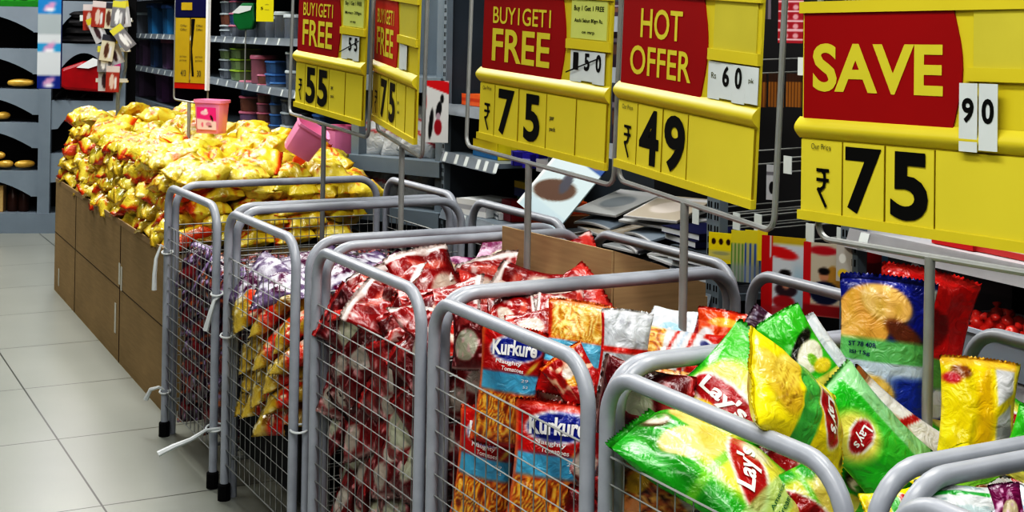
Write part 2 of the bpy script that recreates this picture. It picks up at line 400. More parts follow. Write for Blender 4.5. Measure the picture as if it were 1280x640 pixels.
for i, (s0, s1) in enumerate(CG):
    L = s1 - s0
    c = thing('wire_cage', CL[i], 'cage', sw(s0, 0), CROT, 'wire cages in a row along the aisle')
    panel(c, 'side_panel', (0, 0, 0), 0, L, .80, .05)
    panel(c, 'side_panel', (0, CW, 0), 0, L, .80, .05)
    panel(c, 'end_panel', (-.02, .034, 0), math.pi / 2, CW - .068, .80, .036)
    panel(c, 'end_panel', (L + .02, .034, 0), math.pi / 2, CW - .068, .80, .036)
    b = MB()
    for x in (.02, L - .02): b.tube([(x, .02, .14), (x, CW - .02, .14)], .006, 6)
    for k in range(1, 14): b.tube([(.02, CW * k / 14, .15), (L - .02, CW * k / 14, .15)], .0022, 4)
    b.build('base_grid', M['wire'], c)
    for x in (0, L):
        for y in (0, CW):
            MB().lathe([(.021, 0), (.021, .05), (.016, .055)], 12).build('foot_cap', M['black'], c).location = (x, y, 0)
    cages.append(c)
def cable_tie(p, label, tail, r=.024):
    mb = MB(); mb.tube([Vector((r * math.cos(a), r * math.sin(a) * 1.15, .004 * math.sin(a))) for a in np.linspace(0, 2 * math.pi, 20)], .0035, 6)
    pts = [Vector((r, 0, 0))] + [Vector(q) for q in tail]; n = len(pts)
    mb.tube(pts, [.004 + .006 * k / (n - 1) for k in range(n)], 6)
    o = mb.build('cable_tie', M['tie'], None, True); o.location = p; return tag(o, label, 'tie', 'white ties on the cages')
cable_tie(sw(-.11, -.002, .21), 'white tie with a long tail low on the cage corner', [(-.02, -.05, .005), (-.06, -.09, -.015), (-.11, -.12, -.03), (-.155, -.14, -.05)], .03)
cable_tie(sw(-.79, 0, .70), 'white tie hanging near the top of the cage by the cartons', [(-.02, -.02, .03), (-.035, -.03, -.02), (-.04, -.03, -.08), (-.04, -.03, -.14)], .02)
cable_tie(sw(-.12, 0, .66), 'white tie on the purple cage post, hanging straight down', [(-.005, -.02, -.02), (-.015, -.03, -.06), (-.03, -.03, -.12)], .02)
cable_tie(sw(-.79, 0, .17), 'white tie low on the cage post by the cartons', [(-.02, -.02, .02), (-.05, -.02, .01), (-.07, -.01, -.03)], .02)
cable_tie(sw(.675, .015, .41), 'white tie without a tail on the black-bottomed cage', [(.02, .005, .0)], .026)
cable_tie(sw(.005, 0, .545), 'thin white tie on the post of the cage with yellow packets', [(.02, -.006, .0)], .022)
# ================================================================ price signs on stands
YB, YZ0, YZ1 = .0, 1.22, 1.64
def sign(label, s, w, yaw_dir, tilt, red_lines, price, old, redfrac=.66, W=.65, per=None, note=None, loc=None, redmat='red', pole_from=.155, frame_l=.11, frame_r=.012, rodz=1.185, cx=.0, ourprice=True, sc=1.0, dz=0.0):
    p = loc if loc is not None else sw(s, w)
    d = Vector(yaw_dir).normalized()
    e = thing('price_sign', label, 'sign', (p.x, p.y, 0), math.atan2(d.y, d.x), 'price signs on poles')
    zs = lambda z: 1.42 + dz + (z - 1.42) * sc
    MB().lathe([(.11, 0), (.11, .012), (.03, .02), (.012, .06)], 20).build('base', M['rod'], e).location = (0, .012, pole_from)
    MB().tube([(0, .012, pole_from + .01), (0, .012, zs(rodz))], .0095, 10).build('pole', M['rod'], e, True)
    x0, x1 = cx - W / 2, cx + W / 2
    T = Matrix.Translation((cx * sc, 0, 1.42 + dz)) @ Matrix.Scale(sc, 4) @ Matrix.Translation((0, 0, .01)) @ Matrix.Rotation(R(tilt), 4, 'Y') @ Matrix.Translation((-cx, 0, -1.43))
    fr = MB().tube(fillet([(x0 - frame_l, .012, 1.78), (x0 - frame_l, .012, rodz), (x1 + frame_r, .012, rodz), (x1 + frame_r, .012, 1.78)], .03, 5) , .0062, 8, 0, True, T)
    fr.tube([(x0 - frame_l, .012, 1.78), (x1 + frame_r, .012, 1.78)], .0062, 8, 0, True, T)
    fr.build('frame', M['rod'], e, True)
    z0, z1 = YZ0, YZ1; zb0, zb1 = 1.377, 1.418                             # the rolled strip between the price row and the offer panel
    Z = lambda mb: mb
    mb = MB().box((x0, -.003, z0), (x1, .003, z1), 0, T)
    mb.box((x0 - .004, -.011, z1 - .022), (x1 + .004, -.003, z1), 0, T)      # top lip
    mb.box((x0 - .004, -.012, z0), (x1 + .004, -.003, z0 + .018), 0, T)      # bottom lip
    mb.build('backing_board', M['yellow'], e)
    prof = [(-.004 - .016 * math.sin(math.pi * k / 8), zb0 + (zb1 - zb0) * k / 8) for k in range(9)]
    vs = [(x0 - .006, y, z) for y, z in prof] + [(x1 + .006, y, z) for y, z in prof]
    ro = MB().add(vs, [(k, k + 9, k + 10, k + 1) for k in range(8)] + [tuple(range(9))[::-1], tuple(range(9, 18))], 0, T); ro.build('price_rail', M['yellow'], e, True)
    xr = x0 + W * redfrac
    # red offer card with a bowed right edge
    poly = [(x0 + .006, zb1 - .006), (xr - .018, zb1 - .006)] + [(xr - .018 + .02 * math.sin(math.pi * k / 8), zb1 + (z1 - .024 - zb1) * k / 8) for k in range(1, 8)] + [(xr - .018, z1 - .02), (x0 + .006, z1 - .02)]
    rb = MB(); rb.prism(poly, -.0065, -.0035, 0)
    cxr = (x0 + xr) / 2 - .004; rw = xr - x0
    for (txt, dz, ww, hh, bold) in red_lines: put_text(rb, txt, cxr, (zb1 + z1 - .02) / 2 + dz, ww * rw, hh, -.0075, 1, bold)
    rb.v = [tuple(T @ Vector(q)) for q in rb.v]; rb.build('offer_card', [M[redmat], M['letter'] if redmat == 'red' else M['letter']], e)
    # yellow strip beside the red card, pocket and shelf strip on the right
    xg = xr + .012
    pk = MB().box((xg + .012, -.006, 1.52), (x1 - .012, -.0035, z1 - .022), 0)
    if note:
        pk.box((xg + .016, -.0072, 1.523), (x1 - .016, -.006, z1 - .024), 1)
        zz = z1 - .045
        for (txt, ww, hh) in note: put_text(pk, txt, (xg + x1) / 2, zz, ww * (x1 - xg - .05), hh, -.008, 2, .012); zz -= .029
    pk.v = [tuple(T @ Vector(q)) for q in pk.v]; pk.build('note_pocket', [M['paleyellow'], M['greencard'], M['ink']], e)
    sb = MB().box((xg, -.012, 1.497), (x1 + .004, -.0035, 1.52), 0); sb.v = [tuple(T @ Vector(q)) for q in sb.v]; sb.build('pocket_rail', M['yellow'], e)
    # old price cards
    if old:
        cwid, gap, oz0, oz1 = old['w'], old.get('gap', .002), 1.418 - old.get('drop', 0), 1.494
        xx = xg + old.get('x', .012)
        for k, ch in enumerate(old['cards']):
            oc = MB().box((xx, -.0075 - .0012 * k - (.012 if old.get('drop') else 0), oz0 + .004 * (k % 2)), (xx + cwid, -.0062 - .0012 * k - (.012 if old.get('drop') else 0), oz1), 0)
            yy = -.0085 - .0012 * k - (.012 if old.get('drop') else 0)
            if len(ch) == 1: put_text(oc, ch, xx + cwid * .5, (oz0 + oz1) / 2 + .012, .024, .042, yy, 1, .03)
            elif ch: put_text(oc, ch, xx + cwid * .5, (oz0 + oz1) / 2 + .01, .018, .012, yy, 2, .0)
            if old.get('strike') and k == len(old['cards']) - 1: stroke(oc, [(xg + .01, oz0 + .02), (x1 - .03, oz1 - .012)], .0035, yy - .003, 1)
            oc.v = [tuple(T @ Vector(q)) for q in oc.v]; oc.build('old_price_card', [M['tagwhite'], M['ink'], M['greyink']], e); xx += cwid + gap
    # price row: separate cards, digits
    zlo, zhi = z0 + .018, zb0 - .002
    for card_i, (cx0, cx1, items) in enumerate(price):
        a0, a1 = x0 + cx0 * W, x0 + cx1 * W
        pc = MB().box((a0 + .0012, -.0068 - .0009 * (card_i % 2), zlo), (a1 - .0012, -.0038, zhi), 0)
        pc.box((a1 - .0022, -.0082, zlo), (a1 - .0008, -.0036, zhi), 3)
        zc = (zlo + zhi) / 2; y = -.009
        for it in items:
            k = it[0]
            if k == 'rs': rupee(pc, a0 + (a1 - a0) * .55, zc - .02, .028, .07, y, 1, .0062)
            elif k == 'our': put_text(pc, 'Our Price', a0 + (a1 - a0) * .5, zhi - .012, min(.05, (a1 - a0) * .85), .011, y, 2, .0)
            elif k == 'dig': put_text(pc, it[1], (a0 + a1) / 2, zc, it[2], .122, y, 1, .03)
            elif k == 'per': put_text(pc, 'per', a0 + .03, zc + .008, .022, .013, y, 2, .02); put_text(pc, 'pack', a0 + .034, zc - .018, .03, .014, y, 2, .02)
        pc.v = [tuple(T @ Vector(q)) for q in pc.v]; pc.build('price_card', [M['yellow2'], M['ink'], M['greyink'], M['yellowdk']], e)
    return e
UD = D
BG = lambda: [('BUY1GET1', .045, .70, .046, .012), ('FREE', -.035, .70, .088, .02)]
sign('yellow and red price sign, buy one get one free at 75, 150 struck out', 1.165, .45, (.475, -.88, 0), 2.4, BG(),
     [(0, .14, [('rs',), ('our',)]), (.14, .345, [('dig', '7', .088)]), (.345, .57, [('dig', '5', .082)]), (.57, .79, [('per',)]), (.79, 1, [])],
     {'w': .052, 'cards': ['1', '5', '0'], 'strike': True, 'x': .02}, .685, .655, loc=bp(656, 210, 3.68), sc=1.04, dz=.026, note=[('Buy 1 Get 1 FREE', .95, .016), ('Aashi Sabun 80gm Rs.', .9, .012), ('on mrp', .4, .008), ('Offer Price : Rs. 75/-', .9, .011)], cx=.08)
sign('yellow and red price sign reading hot offer at 49', 1.9, .45, (.40, -.917, 0), 3.0, [('HOT', .038, .49, .066, .014), ('OFFER', -.046, .72, .066, .014)],
     [(0, .17, [('rs',), ('our',)]), (.17, .37, [('dig', '4', .086)]), (.37, .56, [('dig', '9', .086)]), (.56, 1, [])],
     {'w': .045, 'cards': ['Rs', '6', '0', 'pk'], 'x': .0}, .66, .56, loc=bp(850, 250, 3.00), sc=1.04, dz=.012, cx=.012, frame_l=.02, frame_r=.05)
sign('largest yellow price sign reading save at 75, its old price 90 on loose white cards', 2.6, .45, (.55, -.835, 0), -.6, [('SAVE', -.005, .82, .092, .03)],
     [(0, .155, [('rs',), ('our',)]), (.155, .30, [('dig', '7', .086)]), (.30, .46, [('dig', '5', .084)]), (.46, 1, [])],
     {'w': .037, 'cards': ['9', '0'], 'drop': .04, 'gap': .004, 'x': -.006}, .535, .70, loc=bp(1157, 310, 2.39), dz=-.012, cx=.051, frame_l=-.03, frame_r=.02)
sign('yellow and red price sign at 55, nearest the yellow packet heap', -.46, .45, (.475, -.88, 0), 2.6, BG(),
     [(0, .16, [('rs',)]), (.16, .34, [('dig', '5', .09)]), (.34, .53, [('dig', '5', .09)]), (.53, .76, [('per',)]), (.76, 1, [])],
     {'w': .05, 'cards': ['', '5', '5'], 'x': .01, 'strike': True}, .655, .62, loc=bp(401, 165, 5.08), sc=1.12, dz=.045, note=[('Buy 1 Get 1 FREE', .9, .016), ('Monaco 200gm', .9, .012), ('on mrp', .3, .008), ('Offer Price', .9, .011)], cx=.076)
sign('narrow looking faded yellow price sign at 75, its edge touching the 55 sign', .32, .45, (.30, -.954, 0), 3.2, BG(),
     [(0, .2, [('rs',)]), (.2, .40, [('dig', '7', .088)]), (.40, .6, [('dig', '5', .082)]), (.6, .8, [('per',)]), (.8, 1, [])],
     {'w': .05, 'cards': ['', ''], 'x': .02}, .58, .60, loc=bp(498, 190, 4.42), sc=1.08, dz=.022, redmat='redold', cx=-.06, frame_l=.0, frame_r=.03)
# ================================================================ cartons and the yellow heap
HX = bz(67.5, 361.6, 0); HD = Vector((.454, -.891, 0)).normalized(); HV = Vector((.891, .454, 0)); HROT = math.atan2(HD.y, HD.x)
HL, HW, HH = 2.86, .92, .655
segs = [(0, .72), (.72, 1.95), (1.95, HL)]
cl = ['brown corrugated carton with white tape marks, at the far end by the shelving', 'brown corrugated carton in the middle of the row under the yellow packets', 'brown corrugated carton ending behind the first wire cage']
for (a, b), lb in zip(segs, cl):
    e = thing('cardboard_carton', lb, 'carton', HX + HD * a, HROT, 'cartons under the yellow packets'); Lc = b - a
    MB().box((.003, 0, 0), (Lc - .003, HW, HH - .02)).build('carton_body', M['carton'], e)
    mb = MB(); mb.box((.003, -.002, HH - .02), (Lc - .003, .006, HH + .005)).box((.003, HW - .006, HH - .02), (Lc - .003, HW, HH)); mb.build('top_edge', M['cartoncut'], e)
    mb = MB(); mb.box((Lc - .005, -.0015, 0), (Lc - .001, .002, HH - .02)).box((.003, -.0012, HH * .52), (Lc - .003, .001, HH * .52 + .003)); mb.build('seam', M['seam'], e)
    tp = {0: [(.16, .05, .15, .026)], 1: [(.72 - .0, .07, .16, .0), (1.12, .12, .26, .034), (1.20, .36, .46, .034)], 2: [(.02, .34, .45, .03)]}[segs.index((a, b))]
    for (x, z0, z1, w) in tp:
        if w: MB().box((x, -.0025, z0), (x + w, -.0005, z1)).build('tape', M['tape'], e)
def d_yellow(k):
    def f(P, side):
        a, b = P.a, P.b
        P.c[:] = [(228, 200, 62), (236, 212, 84), (218, 192, 54), (192, 176, 56)][k]
        P.mix(vn(a, b, 1.7, 40 + k) - .4, (240, 224, 120)); P.mix((vn(a, b, 2.0, 50 + k) - .55) * 2.6, (138, 116, 22))  # noise blotches paint pale highlights and dull shade into the yellow
        P.band(-1.1, -.86, (206, 76, 24) if k == 0 else (216, 180, 60), .08)
        if side > 0:
            if k != 1: P.ell(.25, .45, .5, .17, (206, 58, 26), .25); P.ell(.25, .47, .36, .09, (250, 226, 110), .25)
            P.ell(-.3, -.35, .4, .25, (232, 190, 60), .2); P.speck(61 + k, 4, .74, (190, 80, 24), .8)
        else: P.ell(.2, -.2, .6, .2, (206, 60, 26), .3); P.ell(0, .4, .4, .16, (244, 236, 190)); P.speck(65 + k, 4, .76, (206, 90, 24), .8)
        if k == 0: P.vband(.86, 1.1, (200, 66, 24), .06)
        
    return f
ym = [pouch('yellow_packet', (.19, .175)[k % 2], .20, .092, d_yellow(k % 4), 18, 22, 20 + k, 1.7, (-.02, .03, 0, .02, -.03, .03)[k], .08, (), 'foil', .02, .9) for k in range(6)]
YL = 'yellow and red snack packet in the heap on top of the brown cartons'; YG = 'yellow snack packets heaped on the cartons'
rs = random.Random(11)
ybase = [None]
def ypack(x, y, z, n, roll, k):
    me = ym[k % 6]
    if ybase[0] is None: o = bpy.data.objects.new('snack_packet', me); C.objects.link(o); tag(o, YL, 'packet', YG); ybase[0] = o
    else: o = ybase[0].copy(); o.data = me; C.objects.link(o)
    p = HX + HD * x + HV * y + Vector((0, 0, z)); nn = HD * n[0] + HV * n[1] + Vector((0, 0, n[2]))
    nn.normalize(); t = HD * math.cos(roll) + HV * math.sin(roll); up = (t - nn * t.dot(nn)).normalized(); xx = up.cross(nn)
    m = Matrix((xx, up, nn)).transposed().to_4x4(); m.translation = p; o.matrix_world = m; return o
def topz(x, y): return 1.03 - .05 * max(0, x - 1.2) + .035 * math.sin(x * 3.1 + y * 2) + .02 * math.sin(x * 9 + y * 7)
cnt = 0
for layer in range(5):                                     # long side facing the aisle: packets lying in courses, ends outwards
    z = HH + .035 + layer * .066; x = .05 + (layer % 2) * .06
    while x < HL - .05:
        j = rs.uniform(-.3, .3)
        ypack(x, .10 + .016 * layer + rs.uniform(-.025, .015), z + rs.uniform(-.012, .012), (rs.uniform(-.35, .35), rs.uniform(-.6, -.05), 1), math.pi / 2 + j, rs.randrange(6)); cnt += 1
        x += rs.uniform(.15, .175)
for layer in range(5):                                     # near end: neat courses seen edge on
    z = HH + .035 + layer * .062; y = .18 + (layer % 2) * .06
    while y < HW - .03:
        ypack(HL - .07 - .012 * layer, y, z + rs.uniform(-.006, .006), (rs.uniform(-.05, .3), rs.uniform(-.12, .12), 1), rs.uniform(-.15, .15), rs.randrange(6)); cnt += 1
        y += rs.uniform(.17, .185)
for i in range(20):                                        # loose on top
    for j in range(5):
        x = .10 + i * (HL - .2) / 19 + rs.uniform(-.03, .03); y = .16 + j * .17 + rs.uniform(-.03, .03)
        if y > HW: continue
        ypack(x, y, topz(x, y) - .055 + rs.uniform(-.02, .02), (rs.uniform(-.25, .3), rs.uniform(-.6, .1), 1), rs.uniform(0, 6.28), rs.randrange(6)); cnt += 1
for i in range(14):
    x = .2 + i * .19 + rs.uniform(-.05, .05); y = rs.uniform(.25, .8)
    ypack(x, y, topz(x, y) + .0, (rs.uniform(-.5, .5), rs.uniform(-.8, .1), 1), rs.uniform(0, 6.28), rs.randrange(6)); cnt += 1
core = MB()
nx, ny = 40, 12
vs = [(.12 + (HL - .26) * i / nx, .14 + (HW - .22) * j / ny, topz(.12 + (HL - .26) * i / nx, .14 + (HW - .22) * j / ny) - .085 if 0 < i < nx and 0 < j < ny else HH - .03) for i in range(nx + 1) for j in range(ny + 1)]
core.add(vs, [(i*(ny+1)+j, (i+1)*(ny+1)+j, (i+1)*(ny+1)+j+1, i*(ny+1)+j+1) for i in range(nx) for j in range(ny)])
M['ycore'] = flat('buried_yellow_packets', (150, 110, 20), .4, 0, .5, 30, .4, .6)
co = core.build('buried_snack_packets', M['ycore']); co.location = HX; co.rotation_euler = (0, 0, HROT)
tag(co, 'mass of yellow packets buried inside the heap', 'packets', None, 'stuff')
def tub(p, rz, label, tilt=(0, 0), printed=True, h=.17, w=.15):
    e = thing('plastic_tub', label, 'tub', p, rz, 'pink plastic tubs'); e.rotation_euler = (tilt[0], tilt[1], rz)
    def sq(z, r, c=.3):
        n = 24; out = []
        for k in range(n):
            a = 2 * math.pi * k / n; s, t = math.cos(a), math.sin(a); q = (abs(s) ** 5 + abs(t) ** 5) ** -.2; out.append((s * q * r, t * q * r * .8, z))
        return out
    prof = [(.39 * w, 0), (.40 * w, .003), (.46 * w, h * .9), (.50 * w, h * .91), (.505 * w, h), (.48 * w, h), (.45 * w, h * .9), (.38 * w, .01)]
    vs = []; [vs.extend(sq(z, r)) for r, z in prof]; fs = []
    for i in range(len(prof) - 1):
        for k in range(24): fs.append((i*24+k, i*24+(k+1) % 24, (i+1)*24+(k+1) % 24, (i+1)*24+k))
    fs.append(tuple(range(24))[::-1]); fs.append(tuple(7 * 24 + k for k in range(24)))
    MB().add(vs, fs).build('tub_body', M['pinkpl'], e, True)
    def d(P):
        P.c[:] = (232, 60, 150) if printed else (236, 110, 160); P.band(-1.1, -.12, (246, 214, 222), .1, .1); P.ell(-.2, .5, .4, .2, (246, 200, 226)); P.ell(-.05, .72, .18, .14, (250, 225, 240))
        P.ell(.55, .05, .12, .3, (40, 22, 34), .4); P.ell(-.45, -.55, .12, .22, (226, 110, 150)); P.ell(.2, -.5, .3, .2, (214, 150, 180)); P.ell(.35, -.7, .2, .1, (120, 90, 100))
    if printed:
        o = card('printed_label', card_mesh('printed_label', .62 * w, h * .68, d, 24, 24, .001), None, None, (.05 * w, -.392 * w, h * .12)); o.parent = e; o.rotation_euler = (R(8.5), 0, 0)
    return e
M['pinkpl'] = flat('pink_plastic', (240, 150, 186), .3, 0, .05, 8, .5, 0, 1, 0, .2)
def on_heap(px, py, t): return bp(px, py, t)
tub(on_heap(264, 166, 6.75), R(-14), 'pink lidless plastic tub standing upright on the yellow heap', (0, R(1)), True, .165, .165)
tub(on_heap(371, 190, 5.85), R(20), 'pink plastic tub lying tilted on the yellow heap', (R(18), R(31)), False, .135, .16)
# ================================================================ packets inside the cages
rs = random.Random(5)
def d_redwhite(k):
    def f(P, side):
        a, b = P.a, P.b
        P.c[:] = [(104, 10, 18), (124, 16, 22), (88, 8, 20)][k % 3]
        P.mix((vn(a, b, 1.5, 80 + k) - .5), (90, 6, 16))
        if k % 2 == 0: P.ell(.05, -.15, .78, .52, (176, 176, 158), .15, .12); P.ell(.1, -.2, .5, .3, (188, 190, 168), .3)
        else: P.ell(.3, .2, .6, .36, (186, 178, 168), .6, .1); P.ell(-.4, -.5, .4, .3, (170, 160, 150), .2)
        P.ell(-.2, .62, .5, .14, (150, 60, 60), .1); P.speck(82 + k, 6, .74, (230, 190, 190), .8)
        P.band(.88, 1.1, (196, 60, 60)); P.band(-1.1, -.9, (150, 120, 116))
    return f
def d_gloss(k):
    def f(P, side):
        P.c[:] = (146, 14, 18); P.mix(vn(P.a, P.b, 1.4, 88 + k) - .4, (96, 6, 12)); P.ell(.3, -.2, .6, .3, (206, 186, 170), .5, .15); P.ell(.1, .5, .6, .14, (186, 70, 56), -.2); P.band(-1.1, -.7, (196, 58, 50)); P.band(.85, 1.1, (240, 226, 220))
        P.speck(90 + k, 4, .72, (226, 206, 200), .8)
    return f
def d_purple(k):
    def f(P, side):
        P.c[:] = (44, 16, 38); P.mix(vn(P.a, P.b, 2, 95 + k) - .4, (86, 56, 92)); P.speck(96 + k, 5, .7, (190, 110, 60)); P.speck(97 + k, 5, .72, (180, 160, 200)); P.ell(0, -.3, .6, .3, (120, 30, 40), .2); P.band(.85, 1.1, (150, 130, 170))
    return f
def d_silverp(P, side):
    P.c[:] = (110, 92, 124); P.ell(0, 0, .8, .4, (84, 26, 66), .3); P.ell(.2, .4, .5, .3, (206, 200, 214)); P.speck(101, 5, .66, (232, 228, 240))
def d_redyel(k):
    def f(P, side):
        P.c[:] = (176, 146, 46); P.band(-.2, .35, (196, 36, 22), .1, .2); P.mix(vn(P.a, P.b, 2, 99 + k) - .45, (90, 30, 20)); P.ell(0, .1, .7, .4, (226, 66, 30), .2); P.ell(0, .12, .5, .12, (246, 220, 200), .2); P.band(-1.1, -.6, (196, 170, 80)); P.speck(103 + k, 5, .7, (240, 230, 190)); P.band(.85, 1.1, (170, 30, 26))
    return f
def rnd_packs(meshes, spots, label, group, name='snack_packet'):
    base = None
    for (p, n, roll, k) in spots:
        if base is None: base = bpy.data.objects.new(name, meshes[0]); C.objects.link(base); tag(base, label, 'packet', group); o = base; o.data = meshes[k % len(meshes)]
        else: o = base.copy(); o.data = meshes[k % len(meshes)]; C.objects.link(o)
        pose(o, p, n, roll)
VN = -V
def face_shell(c0, c1, z0, z1, dx, dz, jit, flatness, w0=.07):
    out = []; z = z0; row = 0
    while z < z1:
        s = c0 + dx * (.5 + .35 * (row % 2))
        while s < c1 - dx * .3:
            n = VN * 1 + D * rs.uniform(-.5, .7) + Vector((0, 0, rs.uniform(-.1, flatness)))
            out.append((sw(s + rs.uniform(-.02, .02), w0 + rs.uniform(-.01, .04), z + rs.uniform(-.02, .02)), n, rs.uniform(-jit, jit), rs.randrange(99))); s += dx
        z += dz; row += 1
    return out
def top_shell(c0, c1, w0, w1, z, ds, dw, zfun=None):
    out = []; s = c0
    while s <= c1:
        w = w0
        while w <= w1:
            zz = z + (zfun(s, w) if zfun else 0)
            out.append((sw(s + rs.uniform(-.03, .03), w + rs.uniform(-.03, .03), zz + rs.uniform(-.02, .02)), (rs.uniform(-.6, .4), rs.uniform(-.9, -.1), 1), rs.uniform(0, 360), rs.randrange(99))); w += dw
        s += ds
    return out
# first cage: dark purple packets
pm = [pouch('purple_packet', .15, .18, .06, d_purple(k), 14, 18, 130 + k, 1.2) for k in range(4)]
rnd_packs(pm, face_shell(-.76, -.12, .20, .64, .105, .072, 60, .6) + top_shell(-.70, -.18, .16, .8, .64, .13, .15),
          'dark purple snack packet inside the cage beside the brown cartons', 'purple packets in the first cage')
# second cage: black crate added below to keep the lower half dark, red and yellow packets, silver purple ones on top
e = thing('dark_gap_block', 'black crate standing in for the dark lower half of the second cage', 'block', sw(.0, .04, 0), CROT)
MB().box((.03, 0, .17), (.62, .80, .36)).build('block_body', M['black'], e, False, .01)
MB().box((.022, -.008, .34), (.628, .808, .375)).build('block_rim', M['black'], e, False, .006)
ry = [pouch('redyellow_packet', .18, .21, .07, d_redyel(k), 20, 24, 140 + k, 1.1) for k in range(3)]
rnd_packs(ry, [s for s in [(p_, Vector(n_) + Vector((0, 0, 1.0)), 90 + r_ * .3, k_) for p_, n_, r_, k_ in face_shell(.06, .62, .41, .70, .15, .06, 70, .9)] if True] + top_shell(.14, .52, .2, .7, .66, .17, .19),
          'red and yellow snack packet above the black crate in the second cage', 'red and yellow packets in the second cage')
sp = [pouch('silverpurple_packet', .17, .2, .06, d_silverp, 20, 24, 150 + k, 1.2) for k in range(2)]
rnd_packs(sp, [(sw(.08, .08, .72), (-.5, -.7, .6), 20, 0), (sw(.10, .24, .77), (-.2, -.6, 1), 70, 1), (sw(.27, .10, .74), (-.4, -.5, 1), 100, 0), (sw(.30, .30, .77), (0, -.5, 1), 10, 1), (sw(.15, .42, .76), (0, -.4, 1), 30, 1)],
          'silver and purple packet lying on the red and yellow ones in the second cage', 'silver packets in the second cage')
# third cage: red and white pouches
wm = [pouch('red_white_pouch', .17, .22, .055, d_redwhite(k), 22, 28, 160 + k, 1.2) for k in range(6)]
rnd_packs(wm, face_shell(.83, 1.48, .17, .78, .12, .085, 70, .6), 'dull red and cream pouch behind the wires of the third cage', 'red and cream pouches behind the wires', 'snack_pouch')
gm = [pouch('glossy_red_pouch', .20, .25, .05, d_gloss(k), 26, 32, 170 + k, 1.7, .05) for k in range(4)]
rnd_packs(gm, top_shell(.87, 1.42, .14, .52, .82, .13, .14, lambda s, w: .04 * w) + top_shell(.87, .95, .62, .8, .85, .13, .14),
          'glossy red and white pouch lying loose on top in the third cage', 'glossy red pouches on top in the third cage', 'snack_pouch')
def d_magenta(P, side): P.c[:] = (120, 24, 84); P.ell(0, 0, .6, .4, (206, 190, 150), .3); P.speck(7, 4, .66, (226, 180, 206)); P.band(.8, 1.1, (90, 16, 66))
mg = pouch('magenta_pouch', .2, .24, .06, d_magenta, 24, 30, 180, 1.4)
for (s, w, z, r, lb) in [(.60, .30, .78, 40, 'magenta and cream packet at the near corner of the second cage'), (.56, .55, .78, 100, 'magenta and cream packet deeper in the second cage behind the rail'), (.50, .75, .80, 10, 'magenta and cream packet by the far side of the second cage')]:
    pack('snack_pouch', mg, lb, 'packet', sw(s, w, z), (-.1, -.7, .8), r, 'magenta packets in the second cage')
# carton standing in the third cage
e = thing('cardboard_carton', 'tall tan carton standing open in the third cage, behind the sign pole', 'carton', sw(.84, .575), CROT)
lx, wy = .60, .30; zb = .16
def wallp(poly, T, nm): MB().prism(poly, 0, .006, 0, T).build(nm, M['carton2'], e)
wallp([(0, zb), (lx, zb), (lx, 1.0), (.0, .985)], Matrix.Identity(4), 'front_wall')
wallp([(0, zb), (lx, zb), (lx, .86), (0, .86)], Matrix.Translation((0, wy, 0)), 'rear_wall')
wallp([(.008, zb), (wy, zb), (wy, .895), (.15, .955), (.008, 1.0)], Matrix.Translation((lx, 0, 0)) @ Matrix.Rotation(math.pi / 2, 4, 'Z'), 'end_wall')
wallp([(.008, zb), (wy, zb), (wy, .86), (.008, .97)], Matrix.Translation((.006, 0, 0)) @ Matrix.Rotation(math.pi / 2, 4, 'Z'), 'end_wall')
mb = MB(); stroke(mb, [(.36, .875), (.385, .88), (.37, .85), (.395, .852)], .006, -.001, 0); stroke(mb, [(.365, .82), (.385, .815), (.37, .80)], .006, -.001, 0); mb.build('printed_mark', M['seam'], e)
# ---------------------------------------------------------------- designs for the bags that read clearly
def d_kurkure(P, side):
    P.c[:] = (196, 26, 26); P.mix((vn(P.a, P.b, 1.3, 3) - .4), (150, 12, 18)); P.ell(.12, .655, .86, .235, (240, 236, 236), .05, .05); P.ell(.14, .655, .80, .2, (28, 44, 138), .05, .05)
    P.ell(.72, .38, .2, .05, (236, 200, 90), .6)
    P.band(-.06, .27, (88, 170, 206), .02); P.noodles(-1.1, -.08, 5); P.band(-1.1, -.9, (170, 30, 24)); P.band(.9, 1.1, (214, 60, 30)); P.vband(-1.1, -.9, (226, 110, 60), .06); P.vband(.93, 1.1, (150, 10, 14), .06)
def d_noodletop(P, side):
    P.c[:] = (206, 60, 26); P.noodles(.16, .92, 9, (236, 176, 70), (190, 110, 30), (255, 226, 140), -.86, .9); P.band(-.34, .14, (104, 186, 220), .03); P.band(-1.1, -.36, (190, 30, 28)); P.ell(-.1, -.55, .5, .16, (30, 44, 130), .1); P.ell(.3, -.75, .4, .2, (240, 180, 70)); P.band(.9, 1.1, (226, 130, 60))
def d_redorange(P, side):
    P.c[:] = (168, 22, 24); P.ell(.2, .25, .6, .3, (246, 176, 60), .3); P.ell(.0, .4, .4, .2, (240, 224, 210), .2); P.speck(21, 5, .7, (240, 190, 160)); P.band(-1.1, -.6, (120, 14, 18)); P.band(.9, 1.1, (236, 120, 30))
def d_silver(P, side):
    P.c[:] = (206, 210, 214); P.mix(vn(P.a, P.b, 2.5, 31) - .55, (150, 156, 166)); P.band(-.02, .12, (206, 40, 26), .02); P.vband(-1.1, -.88, (196, 30, 26), .03); P.speck(33, 7, .80, (150, 150, 160), .6, .2); P.speck(35, 9, .76, (150, 150, 156), .6, -.9, -.3); P.band(.92, 1.1, (226, 228, 230))
